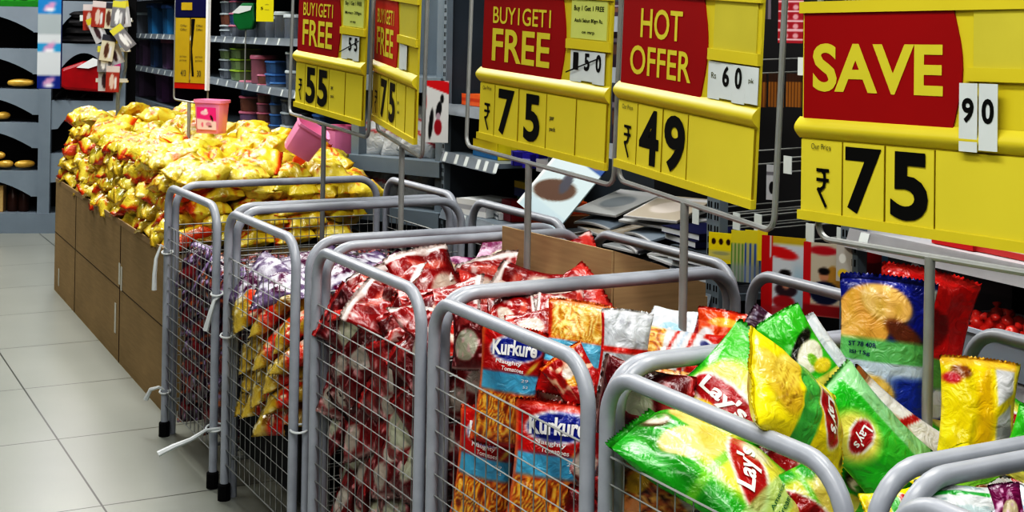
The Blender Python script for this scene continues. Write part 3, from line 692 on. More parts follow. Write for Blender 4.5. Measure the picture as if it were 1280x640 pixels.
def d_mixture(P, side):
    P.c[:] = (226, 224, 224); P.noodles(.38, .92, 15, (220, 130, 40), (140, 60, 16), (246, 200, 110), -.9, .9, 6); P.band(.9, 1.1, (120, 16, 20)); P.band(.2, .28, (196, 40, 30), .03, .15); P.band(.02, .1, (176, 196, 216), .03, .15); P.band(-.2, -.1, (206, 44, 30), .03, .12); P.band(-1.1, -.3, (206, 40, 26), .05, .2)
    P.ell(.2, -.55, .5, .2, (236, 236, 240), .2); P.ell(.25, -.55, .3, .13, (24, 34, 110), .3); P.ell(-.3, -.78, .4, .12, (236, 236, 240), -.3)
def d_darkmix(P, side):
    P.c[:] = (110, 44, 24); P.noodles(-.5, .6, 19, (190, 100, 40), (60, 20, 10), (236, 190, 120)); P.ell(-.3, .1, .3, .3, (196, 160, 60)); P.ell(.2, -.3, .25, .25, (226, 160, 110)); P.band(.6, 1.1, (206, 206, 212)); P.band(-1.1, -.5, (166, 20, 26)); P.ell(.3, -.75, .3, .2, (236, 226, 226))
def d_orange(P, side):
    P.c[:] = (226, 76, 22); P.mix(vn(P.a, P.b, 1.6, 51) - .45, (250, 140, 50)); P.ell(-.7, -.2, .3, .6, (230, 226, 226), .2); P.ell(-.7, -.1, .16, .2, (30, 40, 120), .2); P.ell(.55, -.5, .12, .5, (240, 210, 190), -.3); P.ell(.5, -.35, .1, .12, (40, 40, 110)); P.ell(-.2, .6, .5, .14, (250, 180, 70), .1); P.band(.9, 1.1, (206, 60, 30))
def d_whiteflat(P, side):
    P.c[:] = (216, 224, 230); P.ell(-.3, 0, .4, .5, (160, 206, 226)); P.speck(61, 4, .66, (240, 244, 246)); P.band(.88, 1.1, (190, 196, 200))
def d_whitedark(P, side):
    P.c[:] = (206, 204, 208); P.band(.5, 1.1, (70, 40, 60)); P.ell(0, -.1, .4, .3, (150, 60, 80)); P.speck(63, 5, .7, (120, 110, 130)); P.band(-1.1, -.8, (150, 60, 80))
def chips_common(P, grn=True):
    pass
def d_greenA(P, side):          # green crisp bag, chips above, red label, pale tape with print below
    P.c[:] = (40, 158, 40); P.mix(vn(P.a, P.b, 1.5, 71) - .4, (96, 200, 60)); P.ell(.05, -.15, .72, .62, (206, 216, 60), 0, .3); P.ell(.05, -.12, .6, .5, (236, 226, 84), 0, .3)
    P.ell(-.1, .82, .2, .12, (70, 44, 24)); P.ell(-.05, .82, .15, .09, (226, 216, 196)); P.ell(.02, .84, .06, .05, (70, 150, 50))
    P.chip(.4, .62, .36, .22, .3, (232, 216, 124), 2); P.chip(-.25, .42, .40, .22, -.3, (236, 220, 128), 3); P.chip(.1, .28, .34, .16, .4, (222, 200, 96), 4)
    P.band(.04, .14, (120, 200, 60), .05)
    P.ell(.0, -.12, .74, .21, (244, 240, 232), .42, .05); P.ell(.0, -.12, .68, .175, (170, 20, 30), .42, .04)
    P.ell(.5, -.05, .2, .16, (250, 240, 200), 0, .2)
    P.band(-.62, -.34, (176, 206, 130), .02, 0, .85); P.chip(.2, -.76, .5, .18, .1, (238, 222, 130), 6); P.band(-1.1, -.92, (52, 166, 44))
def d_greenB(P, side):
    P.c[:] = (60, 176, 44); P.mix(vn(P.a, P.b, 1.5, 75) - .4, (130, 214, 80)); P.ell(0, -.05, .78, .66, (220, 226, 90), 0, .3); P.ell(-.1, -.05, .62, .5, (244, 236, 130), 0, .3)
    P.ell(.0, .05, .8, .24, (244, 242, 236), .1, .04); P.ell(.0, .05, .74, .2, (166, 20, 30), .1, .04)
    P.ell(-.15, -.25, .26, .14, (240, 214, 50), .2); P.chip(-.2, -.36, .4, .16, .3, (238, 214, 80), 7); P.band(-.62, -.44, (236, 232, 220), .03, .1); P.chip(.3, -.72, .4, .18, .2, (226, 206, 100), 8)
    P.band(.9, 1.1, (50, 170, 44)); P.band(-1.1, -.93, (50, 150, 40))
def d_yellowcrisp(P, side):
    P.c[:] = (244, 222, 20); P.mix(vn(P.a, P.b, 1.4, 81) - .5, (252, 240, 90)); P.mix(vn(P.a, P.b, 1.1, 83) - .62, (206, 176, 20))
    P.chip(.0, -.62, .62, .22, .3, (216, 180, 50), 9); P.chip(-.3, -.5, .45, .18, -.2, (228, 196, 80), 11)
    s = np.sin((P.b + .3 * P.a) * 60); P.mix(P.soft(np.sqrt(((P.a - .05) / .45) ** 2 + ((P.b + .55) / .13) ** 2) - 1, .2) * np.clip(s, 0, 1) * .6, (130, 90, 20))
    P.band(-.30, .06, (84, 178, 84), .02, .05)
    P.ell(.06, .31, .68, .23, (244, 240, 226), .08, .04); P.ell(.06, .31, .62, .195, (168, 26, 34), .08, .04)
    P.ell(-.55, .62, .14, .09, (96, 70, 30)); P.ell(.6, .75, .1, .06, (120, 90, 40)); P.band(.93, 1.1, (236, 206, 30))
def d_greentaped(P, side):
    P.c[:] = (44, 176, 44); P.mix(vn(P.a, P.b, 1.4, 85) - .35, (120, 220, 100)); P.ell(.4, -.25, .6, .4, (236, 230, 110), 0, .3); P.ell(.3, -.2, .46, .2, (244, 240, 230), .1, .04); P.ell(.3, -.2, .42, .165, (170, 24, 34), .1, .04)
    P.mix(P.soft(P.a + .45, .03), (150, 214, 150)); P.band(-1.1, -.9, (150, 214, 150), .02); P.band(.92, 1.1, (30, 130, 40))
def d_whitebrown(P, side):
    P.c[:] = (232, 230, 224); P.ell(.2, .1, .7, .4, (150, 100, 44), .3, .2); P.ell(.3, .3, .4, .3, (176, 130, 70), .2); P.band(-.2, -.05, (176, 26, 30), .03, .4); P.vband(.75, 1.1, (168, 20, 26)); P.ell(-.4, .6, .4, .2, (240, 238, 236)); P.band(-1.1, -.7, (140, 90, 44), .2)
def d_greentip(P, side):
    P.c[:] = (60, 180, 44); P.ell(.1, .1, .8, .16, (30, 30, 20), .3); P.ell(.2, -.2, .7, .3, (234, 230, 206), .2); P.ell(.2, -.3, .2, .16, (120, 180, 50)); P.ell(.45, -.5, .4, .16, (236, 210, 60)); P.band(-1.1, -.7, (236, 226, 110))
def d_bluechip(P, side):
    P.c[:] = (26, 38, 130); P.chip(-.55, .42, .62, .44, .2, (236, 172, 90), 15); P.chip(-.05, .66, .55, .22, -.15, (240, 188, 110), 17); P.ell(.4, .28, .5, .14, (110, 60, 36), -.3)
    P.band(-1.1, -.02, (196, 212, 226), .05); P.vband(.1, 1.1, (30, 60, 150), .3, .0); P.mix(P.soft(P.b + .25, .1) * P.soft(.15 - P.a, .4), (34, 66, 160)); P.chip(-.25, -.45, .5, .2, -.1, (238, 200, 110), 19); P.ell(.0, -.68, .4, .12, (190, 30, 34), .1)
    P.band(-.08, .20, (110, 186, 112), .02); P.vband(.9, 1.1, (226, 226, 230), .03); P.band(.93, 1.1, (30, 44, 140))
def d_redbag(P, side):
    P.c[:] = (226, 30, 30); P.mix(vn(P.a, P.b, 1.8, 91) - .5, (230, 70, 60)); P.ell(-.1, .2, .6, .3, (150, 20, 20), .2); P.ell(-.4, .05, .2, .2, (206, 150, 60)); P.band(-.5, -.1, (120, 176, 96), .02); P.band(-1.1, -.5, (36, 50, 140), .03); P.ell(.5, -.7, .3, .2, (226, 226, 230)); P.band(.9, 1.1, (226, 60, 54))
def d_yellowright(P, side):
    P.c[:] = (246, 220, 10); P.mix(vn(P.a, P.b, 1.5, 93) - .5, (255, 238, 80)); P.vband(.35, .85, (206, 206, 206), .08); P.mix(P.soft(P.a - .85, .05) * P.soft(.35 - P.a, .05) * P.soft(P.b + .1, .1), (150, 150, 150)); P.band(-.15, .02, (240, 216, 20), .05, -.5); P.vband(-.2, .25, (244, 170, 16), .2, .5); P.ell(-.55, .75, .25, .12, (140, 80, 30)); P.ell(-.8, .62, .2, .1, (190, 40, 60)); P.band(.85, 1.1, (240, 190, 60)); P.vband(.9, 1.1, (206, 190, 60))
def d_yellowgreen(P, side): P.c[:] = (244, 222, 20) if side > 0 else (120, 180, 50); P.band(-1.1, -.4, (120, 180, 50), .1)
def d_pale(P, side): P.c[:] = (200, 206, 204); P.speck(113, 4, .64, (130, 150, 150)); P.vband(.2, .5, (40, 150, 60)); P.ell(-.5, 0, .2, .5, (170, 190, 190))
def hero(label, d, px, py, Y, w, h, n, roll, seed, texts=(), T=.34, wr=1.0, bend=0, group=None, res=1, flare=.06, name='snack_bag'):
    W, H = w * Y / F, h * Y / F
    me = pouch(name, W, H, min(W, H) * T, d, int(44 * res), int(56 * res), seed, wr, bend, .07, texts, 'foil', flare)
    return pack(name, me, label, 'bag', bp(px, py, Y), n, roll, group)
BK = 'red noodle snack bags'
LT = [("Lay's", .02, -.12, .80, .17, .12, 'wletter', .02)]
KT = [('Kurkure', .08, .67, 1.42, .25, .06, 'wletter', .035), ('Naughty', -.05, .42, .85, .085, -.03, 'wletter', .02), ('Tomatoes', .1, .325, .75, .07, -.03, 'wletter', .015), ('29', .55, .17, .22, .05, 0, 'wletter', .0), ('52', .6, .07, .16, .04, 0, 'wletter', .0)]
hero('red snack bag with blue oval and sky blue band, standing above the other two', d_kurkure, 636, 484, 2.93, 86, 150, (-.22, -1, .06), 5, 201, KT, .3, .8, 0, BK)
hero('red snack bag with blue oval in shadow at the left, behind the wires', d_kurkure, 606, 590, 3.02, 84, 160, (-.35, -1, .02), 6, 202, KT, .3, .9, 0, BK)
hero('red snack bag with blue oval, its name in full view behind the wires', d_kurkure, 688, 590, 2.82, 108, 174, (-.2, -1, .1), 4, 203, KT, .3, .8, 0, BK)
hero('orange and red bag topped with yellow noodles and a sky blue band', d_noodletop, 720, 436, 2.92, 86, 118, (-.15, -1, .25), 6, 204, (), .32, .9)
hero('dark red bag with an orange splash, slumped under the noodle bag', d_redorange, 722, 478, 2.86, 62, 84, (-.2, -1, .3), -36, 205, (), .4, 1)
hero('white and silver snack bag with a thin red cross stripe', d_silver, 780, 440, 2.72, 66, 104, (-.1, -1, .15), 4, 206, (), .35, 1.1)
hero('white, red and blue striped snack bag lying on its side beside the silver one', d_mixture, 850, 444, 2.78, 74, 118, (-.15, -.8, .65), -74, 207, (), .4, .9)
hero('brown nut mix bag half hidden under the upper rail', d_darkmix, 842, 492, 2.62, 66, 100, (-.1, -.9, .4), -80, 208, (), .4, .9)
hero('bright orange snack bag behind the yellow crisp bag', d_orange, 908, 432, 2.84, 84, 86, (0, -1, .35), 10, 209, (), .4, 1.3)
hero('flat pale blue and white bag lying below the carton', d_whiteflat, 838, 410, 3.02, 74, 60, (-.1, -.6, 1), -60, 210, (), .2, 1.2)
hero('white bag with a dark plum edge poking up behind the orange bag', d_whitedark, 968, 414, 2.72, 36, 76, (.1, -1, .3), -58, 211, (), .3, 1)
for k, (px, py, Y, w, h, r, lb) in enumerate([(640, 393, 3.16, 90, 60, 80, 'red and white bag lying flat just inside the rail, nearest the red pouches'), (700, 392, 3.12, 96, 60, -84, 'red and cream bag lying flat behind the noodle bag'), (672, 404, 3.02, 60, 80, 70, 'red and white bag lying flat across the tops of the noodle bags')]):
    hero(lb, d_gloss(k), px, py, Y, w, h, (-.2, -.45, 1), r, 212 + k, (), .25, 1.3, 0, None, .7)
hero('small red and cream pouch in the corner of the red noodle bag cage', d_redwhite(0), 585, 425, 3.06, 46, 74, (-.5, -1, .2), -6, 215, (), .35, 1, 0, None, .7)
for k, (px, py, Y, r) in enumerate([(566, 480, 3.1, 10), (560, 560, 3.1, 70), (735, 575, 2.74, 40), (575, 640, 3.05, 10), (620, 680, 2.9, 60), (700, 690, 2.7, 20)]):
    me = pouch('low_red_bag', .16, .2, .05, d_redwhite(1 + 2 * (k % 2)), 22, 28, 220 + k, 1.1)
    pack('snack_bag', me, 'dark red bag tucked among the red noodle bags low in their cage', 'bag', bp(px, py, Y) + V * .06, (-.5, -1, .2), r, 'dark red filler bags in the fourth cage')
def hero_v(label, d, px, py, Y, up, right, seed, texts=(), T=.36, wr=.8, res=1, bend=0):
    """as hero, but the bag's upward and rightward edges are given as (across, down, away) lengths"""
    k = Y / F; u = Vector((up[0], up[2], -up[1])) * k; r = Vector((right[0], right[2], -right[1])) * k
    W, H = r.length, u.length; me = pouch('snack_bag', W, H, min(W, H) * T, d, int(44 * res), int(56 * res), seed, wr, bend, .07, texts)
    u.normalize(); r = (r - u * r.dot(u)).normalized(); m = Matrix((r, u, r.cross(u))).transposed().to_4x4(); m.translation = bp(px, py, Y)
    o = bpy.data.objects.new('snack_bag', me); C.objects.link(o); o.matrix_world = m; return tag(o, label, 'bag')
# fifth cage
hero_v('green crisp bag with pale chips lying along the wires, under the front rail', d_greenA, 910, 600, 2.38, (-212, -118, 130), (108, -22, 150), 230, [("Lay's", .0, -.12, .98, .24, .42, 'wletter', .03), ('American Style', .1, -.45, .9, .05, .2, 'gletter', .005), ('Cream & Onion', .1, -.53, .9, .05, .2, 'gletter', .005)], .36, .7, 1.2)
hero('green and yellow crisp bag with a big white logo, wedged below the yellow bag', d_greenB, 906, 510, 2.50, 146, 190, (-.35, -.8, .5), 44, 231, [("Lay's", .0, .05, 1.1, .26, .1, 'wletter', .03), ('American Style', -.1, -.55, 1.2, .10, .1, 'nletter', .012)], .36, .7)
hero_v('plain bright yellow crisp bag leaning across the top, banded with green tape', d_yellowcrisp, 996, 511, 2.14, (132, 112, 82), (-14, 94, -106), 232, [("Lay's", .06, .31, .8, .24, .0, 'wletter', .03)], .5, .7, 1.2)
hero('green crisp bag taped to the yellow one, its foil tip pointing at the sign pole', d_greentaped, 1084, 548, 2.28, 112, 168, (.30, -.9, .3), 137, 233, [("Lay's", .30, -.2, .6, .2, .1, 'wletter', .02)], .46, .8)
hero('white bag with brown crisps and red edge, right behind the taped green bag', d_whitebrown, 1108, 542, 2.36, 96, 160, (.2, -.95, .3), 128, 234, (), .35, .9)
hero('green bag tip with a dark food picture rising behind the yellow crisp bag', d_greentip, 1000, 440, 2.44, 66, 110, (.0, -.9, .4), -28, 235, (), .35, .9)
hero('narrow white and red bag edge between the green tip and the blue bag', d_whiteflat, 1034, 446, 2.46, 44, 110, (.1, -.9, .4), -32, 236, (), .35, .8)
hero('blue bag of golden crisps with a green printed tape, in front of the red bag', d_bluechip, 1104, 444, 2.48, 122, 196, (-.05, -1, .12), 5, 237, [('ST 78 40R', -.55, .12, .62, .06, .0, 'nletter', .012), ('ISI 15g', -.6, .01, .45, .06, .0, 'nletter', .012)], .28, .7, 0, None, 1.1)
hero('red bag with green tape leaning behind the blue crisp bag', d_redbag, 1148, 432, 2.62, 128, 190, (.05, -1, .12), 12, 238, (), .3, .9)
hero('yellow and silver bag with a gathered top, alone at the right of the pole', d_yellowright, 1222, 520, 2.3, 104, 142, (.05, -1, .2), 6, 239, (), .5, 1.0)
hero('flat yellow bag with green underside below the yellow and silver bag', d_yellowgreen, 1190, 590, 2.16, 150, 70, (.1, -.35, 1), -8, 240, (), .3, .7)
hero('green bag poking in at the right edge beside the yellow and silver bag', d_greentip, 1284, 556, 2.2, 50, 90, (-.4, -1, .2), 20, 241, (), .4, .8)
for k, (px, py, Y, r) in enumerate([(768, 560, 2.50, 10), (780, 620, 2.46, 60), (776, 510, 2.52, 100)]):
    me = pouch('low_silver_bag', .15, .2, .06, d_darkmix if k % 2 else d_redwhite(2), 26, 32, 250 + k, 1.1)
    pack('snack_bag', me, 'red and silver bag squeezed low against the wires beside the green crisp bag', 'bag', bp(px, py, Y) + V * .05, (-.6, -.9, .2), r, 'red and silver bags in the fifth cage')
fill = [pouch('under_crisp_bag', .2, .27, .09, d, 28, 34, 260 + k, 1) for k, d in enumerate((d_greenB, d_greenA, d_whitebrown))]
for k, (s, w, z, r) in enumerate([(2.42, .3, .76, 20), (2.42, .62, .8, 80), (2.62, .72, .76, 40), (2.82, .78, .74, 10), (2.84, .52, .72, 120), (2.84, .25, .66, 60), (2.45, .15, .62, 40), (2.70, .30, .70, 15), (2.62, .5, .78, 70), (2.5, .8, .78, 30)]):
    pack('snack_bag', fill[k % 3], 'crisp bag mostly buried under the heap of green and yellow bags', 'bag', sw(s, w, z), (rs.uniform(-.5, .2), -.5, 1), r, 'buried crisp bags in the fifth cage')
for k, (s, w, z, r) in enumerate([(1.66, .3, .74, 20), (1.70, .65, .80, 80), (1.9, .72, .82, 40), (2.1, .55, .78, 10), (2.12, .78, .80, 120), (1.95, .45, .8, 50), (1.68, .45, .8, 140), (2.08, .3, .74, 20)]):
    pack('snack_bag', gm[k % 4], 'red bag buried under the striped and silver bags in the fourth cage', 'bag', sw(s, w, z), (rs.uniform(-.5, .2), -.5, 1), r, 'buried red bags in the fourth cage')
hero('green crisp bag almost hidden beneath the bend of the front rail', d_greenA, 1012, 640, 2.34, 130, 160, (-.1, -.8, .6), 60, 242, (), .4, .9, 0, None, .8)
# sixth cage, bottom corner
hero('small yellow bag between the two lowest rails', d_yellowcrisp, 1122, 640, 1.96, 70, 80, (0, -.6, 1), 70, 270, (), .4, .9, 0, None, .7)
hero('pale grey bag with a green stripe under the lowest rail', d_pale, 1212, 632, 1.86, 70, 130, (.0, -.6, 1), -80, 271, (), .3, .9, 0, None, .7)
hero('magenta bag corner sticking up under the lowest rail', d_magenta, 1262, 640, 1.82, 40, 70, (-.1, -1, .4), -8, 272, (), .3, .8, 0, None, .7)
hero('white bag beside the magenta corner at the bottom edge', d_whiteflat, 1284, 640, 1.84, 60, 70, (0, -.6, 1), 30, 273, (), .3, .9, 0, None, .7)
# ================================================================ shelving along the right and the far corner
def shelf_bay(label, t0, t1, shelves, back='dark', depth=.45, h=2.3, upr=(True, True), tags=(), side_panel=False):
    """one bay of shop shelving; shelves = (height, from, to, tags) measured along the bay; its front is y=0"""
    p = gl(t0, 0); e = thing('shelving_bay', label, 'shelf', p, GROT, 'shelving bays along the right'); L = t1 - t0
    MB().box((0, depth, 0), (L, depth + .02, h)).build('back_panel', M[back], e)
    if side_panel: MB().box((0, .03, 0), (.02, depth, h)).build('side_panel', M['shelfdark'], e)
    for k in (0, 1):
        if upr[k]:
            x = .0 if k == 0 else L - .035
            mb = MB().box((x, -.0, 0), (x + .035, .03, h)); m2 = MB()
            for q in range(60): m2.box((x + .008, -.0012, .1 + q * .036), (x + .013, .002, .118 + q * .036)); m2.box((x + .022, -.0012, .1 + q * .036), (x + .027, .002, .118 + q * .036))
            u = mb.build('upright', M['shelfgrey'], e); m2.build('slots', M['black'], u)
    for (z, a, b, tg) in shelves:
        s = MB().box((a, .0, z - .02), (b, depth - .01, z)).build('shelf', M['shelfgrey'], e)
        ps = MB().add([(a, 0, z + .006), (b, 0, z + .006), (b, -.016, z - .042), (a, -.016, z - .042)], [(0, 1, 2, 3), (3, 2, 1, 0)]).build('price_strip', M['strip'], s)
        for q in tg:
            MB().box((a + q, -.002, -.021), (a + q + .034, -.0005, .021)).build('price_tag', M['tagwhite'], ps)
            o = [c for c in ps.children][-1] if False else C.objects[-1]
            o.rotation_euler = (R(-18), 0, 0); o.location = (0, -.008, z - .018)
    return e
def g_at(px, py, y=0.0):                        # the point at a pixel on the vertical plane of the shelf fronts (y metres behind them)
    a, b = ray(px, py); q = G0 + VG * y; n = VG
    Y = q.dot(n) / (a * n.x + n.y); p = Vector((a * Y, Y, EYE - b * Y)); return p
def g_t(p): return (p - G0).dot(DG)
bayA = shelf_bay('dark grey shelving bay with two price strips behind the buy one get one sign', -.41, .70, [(1.235, .02, .50, []), (1.02, .02, .62, [.03, .16, .27, .40, .48, .58]), (.765, .02, 1.09, [.25, .36, .56, .80, .98])], 'shelfdark', side_panel=True)
bayB = shelf_bay('shelving bay with magazines on its low shelf behind the hot offer sign', .70, 1.80, [(.765, .0, 1.10, [.13, .34, .55, .85])], 'dark')
bayC = shelf_bay('dark pegboard bay where stationery cards hang beside the largest sign', 1.80, 2.44, [], 'dark')
bayD = shelf_bay('nearest shelving bay at the right edge with a long silver price strip', 2.44, 4.0, [(1.055, .0, 1.56, [.05]), (.80, .0, 1.56, [.18, .40, .62])], 'dark')
M['silver'] = flat('silver_shelf_edge', (196, 196, 200), .35, .1, .05)
for o in bayD.children:
    for q_ in [o] + list(o.children):
        if q_.name.startswith(('price_strip', 'shelf')):
            q_.data.materials.clear(); q_.data.materials.append(M['silver'])
# the far run of shelves stacked with tubs
far = shelf_bay('far run of shelves stacked with clear food tubs beyond the yellow heap', -9.6, -.95, [(1.50, 0, 8.6, [.1 + .3 * k for k in range(28)]), (1.18, 0, 8.6, [.2 + .3 * k for k in range(28)]), (.86, 0, 8.6, []), (.5, 0, 8.6, []), (1.86, 0, 8.6, [])], 'dark', upr=(True, True))
# short unit turned towards the aisle, beside the upright
p0, p1 = Vector((-.76, 6.50, 0)), Vector((-.30, 6.16, 0)); q = p1 - p0
e = thing('shelving_unit', 'grey end shelf with white packs, behind the faded 75 sign', 'shelf', p0, math.atan2(q.y, q.x))
Lq = q.length
MB().box((0, .30, 0), (Lq, .32, 2.2)).build('back_panel', M['shelfgrey'], e)
for x in (0, Lq - .05): MB().box((x, 0, 0), (x + .05, .32, 2.2)).build('upright', M['shelfgrey'], e)
for z in (.45, .74, .97, 1.35):
    mb = MB().box((0, -.03, z - .07), (Lq, .30, z)); mb.build('shelf', M['shelfgrey'], e)
erot = math.atan2(q.y, q.x)
def eu(x, y, z): return p0 + q.normalized() * x + Vector((-q.y, q.x, 0)).normalized() * y + Vector((0, 0, z))
def d_whitepk(P, side): P.c[:] = (196, 200, 202); P.band(-.1, .02, (170, 40, 50), .03, .25); P.mix(vn(P.a, P.b, 2, 4) - .5, (150, 156, 162)); P.band(.5, .58, (180, 60, 70), .03, -.2)
wp = [pouch('white_soft_pack', .2, .24, .1, d_whitepk, 20, 24, 300 + k, 1) for k in range(3)]
for k, (x, z, lb) in enumerate([(.10, 1.08, 'white pack with a thin red line on the end shelf, leaning by its left post'), (.24, 1.07, 'white pack with a thin red line in the middle of the end shelf'), (.37, 1.08, 'white pack with a thin red line on the end shelf nearest the upright'), (.12, .85, 'white pack on the lower end shelf by its left post'), (.33, .85, 'white pack on the lower end shelf nearest the upright')]):
    pack('soft_pack', wp[k % 3], lb, 'pack', eu(x, .10, z), (-.2, -1, .1), -10 + 15 * (k % 3), 'white packs on the end shelf')
# ---------------------------------------------------------------- far tubs
def clearmat(n, c, a=.75):
    c = tuple(.62 * q_ + .38 * 108 for q_ in c); return flat(n, c, .2, 0, .1, 10, .6, 0, a)
TM = [clearmat('clear_tub_blue', (60, 110, 170)), clearmat('clear_tub_mauve', (150, 110, 160)), clearmat('clear_tub_grey', (126, 136, 150)), clearmat('clear_tub_pink', (180, 110, 130)), clearmat('clear_tub_green', (140, 170, 110)), clearmat('tub_cyan', (30, 120, 180), .95), clearmat('tub_brown', (150, 90, 70)), clearmat('clear_tub_violet', (170, 90, 180))]
LIDM = [flat('lid_white', (176, 186, 190), .4), flat('lid_blue', (80, 120, 170), .4), flat('lid_pink', (190, 120, 140), .4), flat('lid_green', (150, 180, 70), .4)]
TN = ['blue', 'mauve', 'grey', 'pink', 'green', 'bright blue', 'brown', 'violet']
ORD = ['first', 'second', 'third', 'fourth', 'fifth', 'sixth', 'seventh', 'eighth', 'ninth', 'tenth', 'eleventh', 'twelfth']
def food_tub(p, w, h, mi, li, label, round_=False, stack=1, group='clear food tubs on the far shelves'):
    e = thing('food_tub', label, 'tub', p, GROT, group); n = 20
    def sq(r, z):
        out = []
        for k in range(n):
            a = 2 * math.pi * k / n; s, t = math.cos(a), math.sin(a); qq = 1 if round_ else (abs(s) ** 6 + abs(t) ** 6) ** (-1 / 6); out.append((s * qq * r, t * qq * r, z))
        return out
    def loft(prof, nm, mat):
        vs = []; [vs.extend(sq(r, z)) for r, z in prof]; fs = [(i*n+k, i*n+(k+1) % n, (i+1)*n+(k+1) % n, (i+1)*n+k) for i in range(len(prof) - 1) for k in range(n)]
        fs += [tuple(range(n))[::-1], tuple((len(prof)-1)*n + k for k in range(n))]; MB().add(vs, fs).build(nm, mat, e, True)
    loft([(w * .42, 0), (w * .44, .004), (w * .47, h * .86)], 'tub_body', TM[mi]); loft([(w * .5, h * .86), (w * .5, h * .96), (w * .47, h)], 'lid', LIDM[li]); return e
def far_tub(px, py, w, h, mi, li, label, round_=False):
    p = g_at(px, py, .10); food_tub(Vector((p.x, p.y, p.z)), w, h, mi, li, label, round_)
FT = [ # px, shelf height, width, height, colour, lid, where
 (166, 1.50, .36, .22, 2, 0, 'grey clear tub on the upper far shelf, next to the bright blue tub'), (184, 1.50, .36, .30, 5, 1, 'bright blue tub on the upper far shelf beside the gold price boards'), (203, 1.50, .34, .28, 5, 1, 'second bright blue tub touching the gold price board pole'),
 (160, 1.18, .36, .27, 1, 0, 'mauve tub on the middle far shelf, nearest the hanging packs'), (174, 1.18, .34, .30, 1, 0, 'taller mauve tub on the middle far shelf'), (188, 1.18, .30, .30, 0, 1, 'blue tub between two mauve tubs on the middle far shelf'), (203, 1.18, .34, .28, 1, 2, 'mauve tub on the middle far shelf by the gold board pole'),
 (154, .86, .40, .30, 2, 1, 'grey tub on the low far shelf just above the heap'), (170, .86, .34, .30, 1, 0, 'mauve tub on the low far shelf just above the heap'), (196, .86, .46, .30, 7, 2, 'violet tub on the low far shelf just above the heap')]
for (px, z, w, h, mi, li, lb) in FT:
    a, b = ray(px, 60); qq = G0 + VG * .06; Y = qq.dot(VG) / (a * VG.x + VG.y); p = Vector((a * Y, Y, z)) ; p = p + VG * (w / 2); food_tub(p, w, h, mi, li, lb)
def tub_on(px, z, w, h, mi, li, lb, rd=False, zoff=0):
    a, b = ray(px, 60); qq = G0 + VG * .04; Y = qq.dot(VG) / (a * VG.x + VG.y); p = Vector((a * Y, Y, z + zoff)) + VG * (w / 2); food_tub(p, w, h, mi, li, lb, rd)
for k, (px, w, h, mi, li, n) in enumerate([(276, .20, .09, 6, 0, 4), (287, .16, .09, 0, 2, 4)]):
    for s in range(n): tub_on(px, 1.50, w, h, mi if s % 2 else 2, li, '%s small tub in the stack on the upper shelf, %s from its bottom' % (('brown lidded', 'bluish lidded')[k], ORD[s]), False, s * .09)
for k, px in enumerate((305, 318, 330, 342, 354)): tub_on(px, 1.50, .15, (.16, .19, .15, .18, .16)[k], 2, 0, 'grey round jar on the upper far shelf, %s after the green hanger' % ORD[k], True)
for k, (px, h0, n, mi, li) in enumerate([(276, .075, 5, 2, 0), (290, .08, 4, 4, 3)]):
    for s in range(n): tub_on(px, 1.18, .22, h0, mi if s != 2 else 4, li if s != 3 else 3, '%s lidded tub in the middle shelf stack, %s from its bottom' % (('clear', 'greenish')[k], ORD[s]), False, s * h0)
tub_on(313, 1.18, .20, .20, 3, 2, 'pink tall tub alone on the middle far shelf', True)
for s in range(2): tub_on(334, 1.18, .20, .085, 0, 1, 'blue flat tub in a stack of two on the middle shelf, %s' % ('lower one', 'upper one')[s], False, s * .085)
for s in range(2): tub_on(357, 1.18, .17, .12, 2, 0, 'pale stacking tub on the middle shelf by the 55 sign, %s' % ('lower one', 'upper one')[s], True, s * .12)
for s in range(3): tub_on(300, .86, .24, .11, (1, 6, 0)[s], 2, 'tub in the low stack beside the pink tub on the heap, %s from its bottom' % ORD[s], True, s * .11)
for s in range(6): tub_on(322, .86, .15, .065, 6 if s % 2 else 3, 2, 'brown round tub in the tall low shelf stack, %s from its bottom' % ORD[s], True, s * .065)
for s in range(5): tub_on(338, .86, .15, .07, 0 if s % 2 else 2, 1, 'blue round tub in the tall low shelf stack, %s from its bottom' % ORD[s], True, s * .07)
for s in range(3): tub_on(354, .86, .16, .085, 2, 0, 'grey tub behind the tilted pink tub, %s from its bottom' % ORD[s], False, s * .085)
for s in range(2): tub_on(395, .86, .2, .1, 0, 1, 'blue tub on the low shelf beyond the tilted pink tub, %s' % ('lower one', 'upper one')[s], False, s * .1)
a, b = ray(425, 176); tub(Vector((a * 7.6, 7.6, .86)), R(-60), 'pink tub standing on the low far shelf behind the 55 sign', (0, 0), False, .17, .2)
# ---------------------------------------------------------------- left corner unit with arched fascias
def arch_poly(L, h0, h1, n=14):            # a fascia deep at both ends, shallow in the middle
    pts = [(0, 0), (L, 0), (L, -h1), (L - .05, -h1)]
    for k in range(n + 1):
        u = k / n; x = (L - .05) - (L - .10) * u; pts.append((x, -h0 - (h1 - h0) * (2 * u - 1) ** 2 * .96))
    pts += [(0, -h1)]; return pts
cz0 = bz(54, 291, 0); LROT = math.atan2(V.y, V.x)
LROT = R(6)
def lu(x, y, z): c, s = math.cos(LROT), math.sin(LROT); return cz0 + Vector((c * x - s * y, s * x + c * y, z))
unit = thing('shelving_unit', 'pale grey corner shelving with arched fascias behind the heap', 'shelf', cz0, LROT)
for x in (-1.12, -.045, .50): MB().box((x, -.02, 0), (x + .09, .03, 2.3)).build('upright', M['palegrey'], unit)
MB().box((-1.12, .40, 0), (.59, .42, 2.3)).build('back_panel', M['dark'], unit)
MB().box((-1.12, -.03, 0), (.59, .0, .15)).build('plinth', M['palegrey'], unit)
MB().box((-1.03, 0, .13), (.52, .4, .15)).build('base_shelf', M['palegrey'], unit)
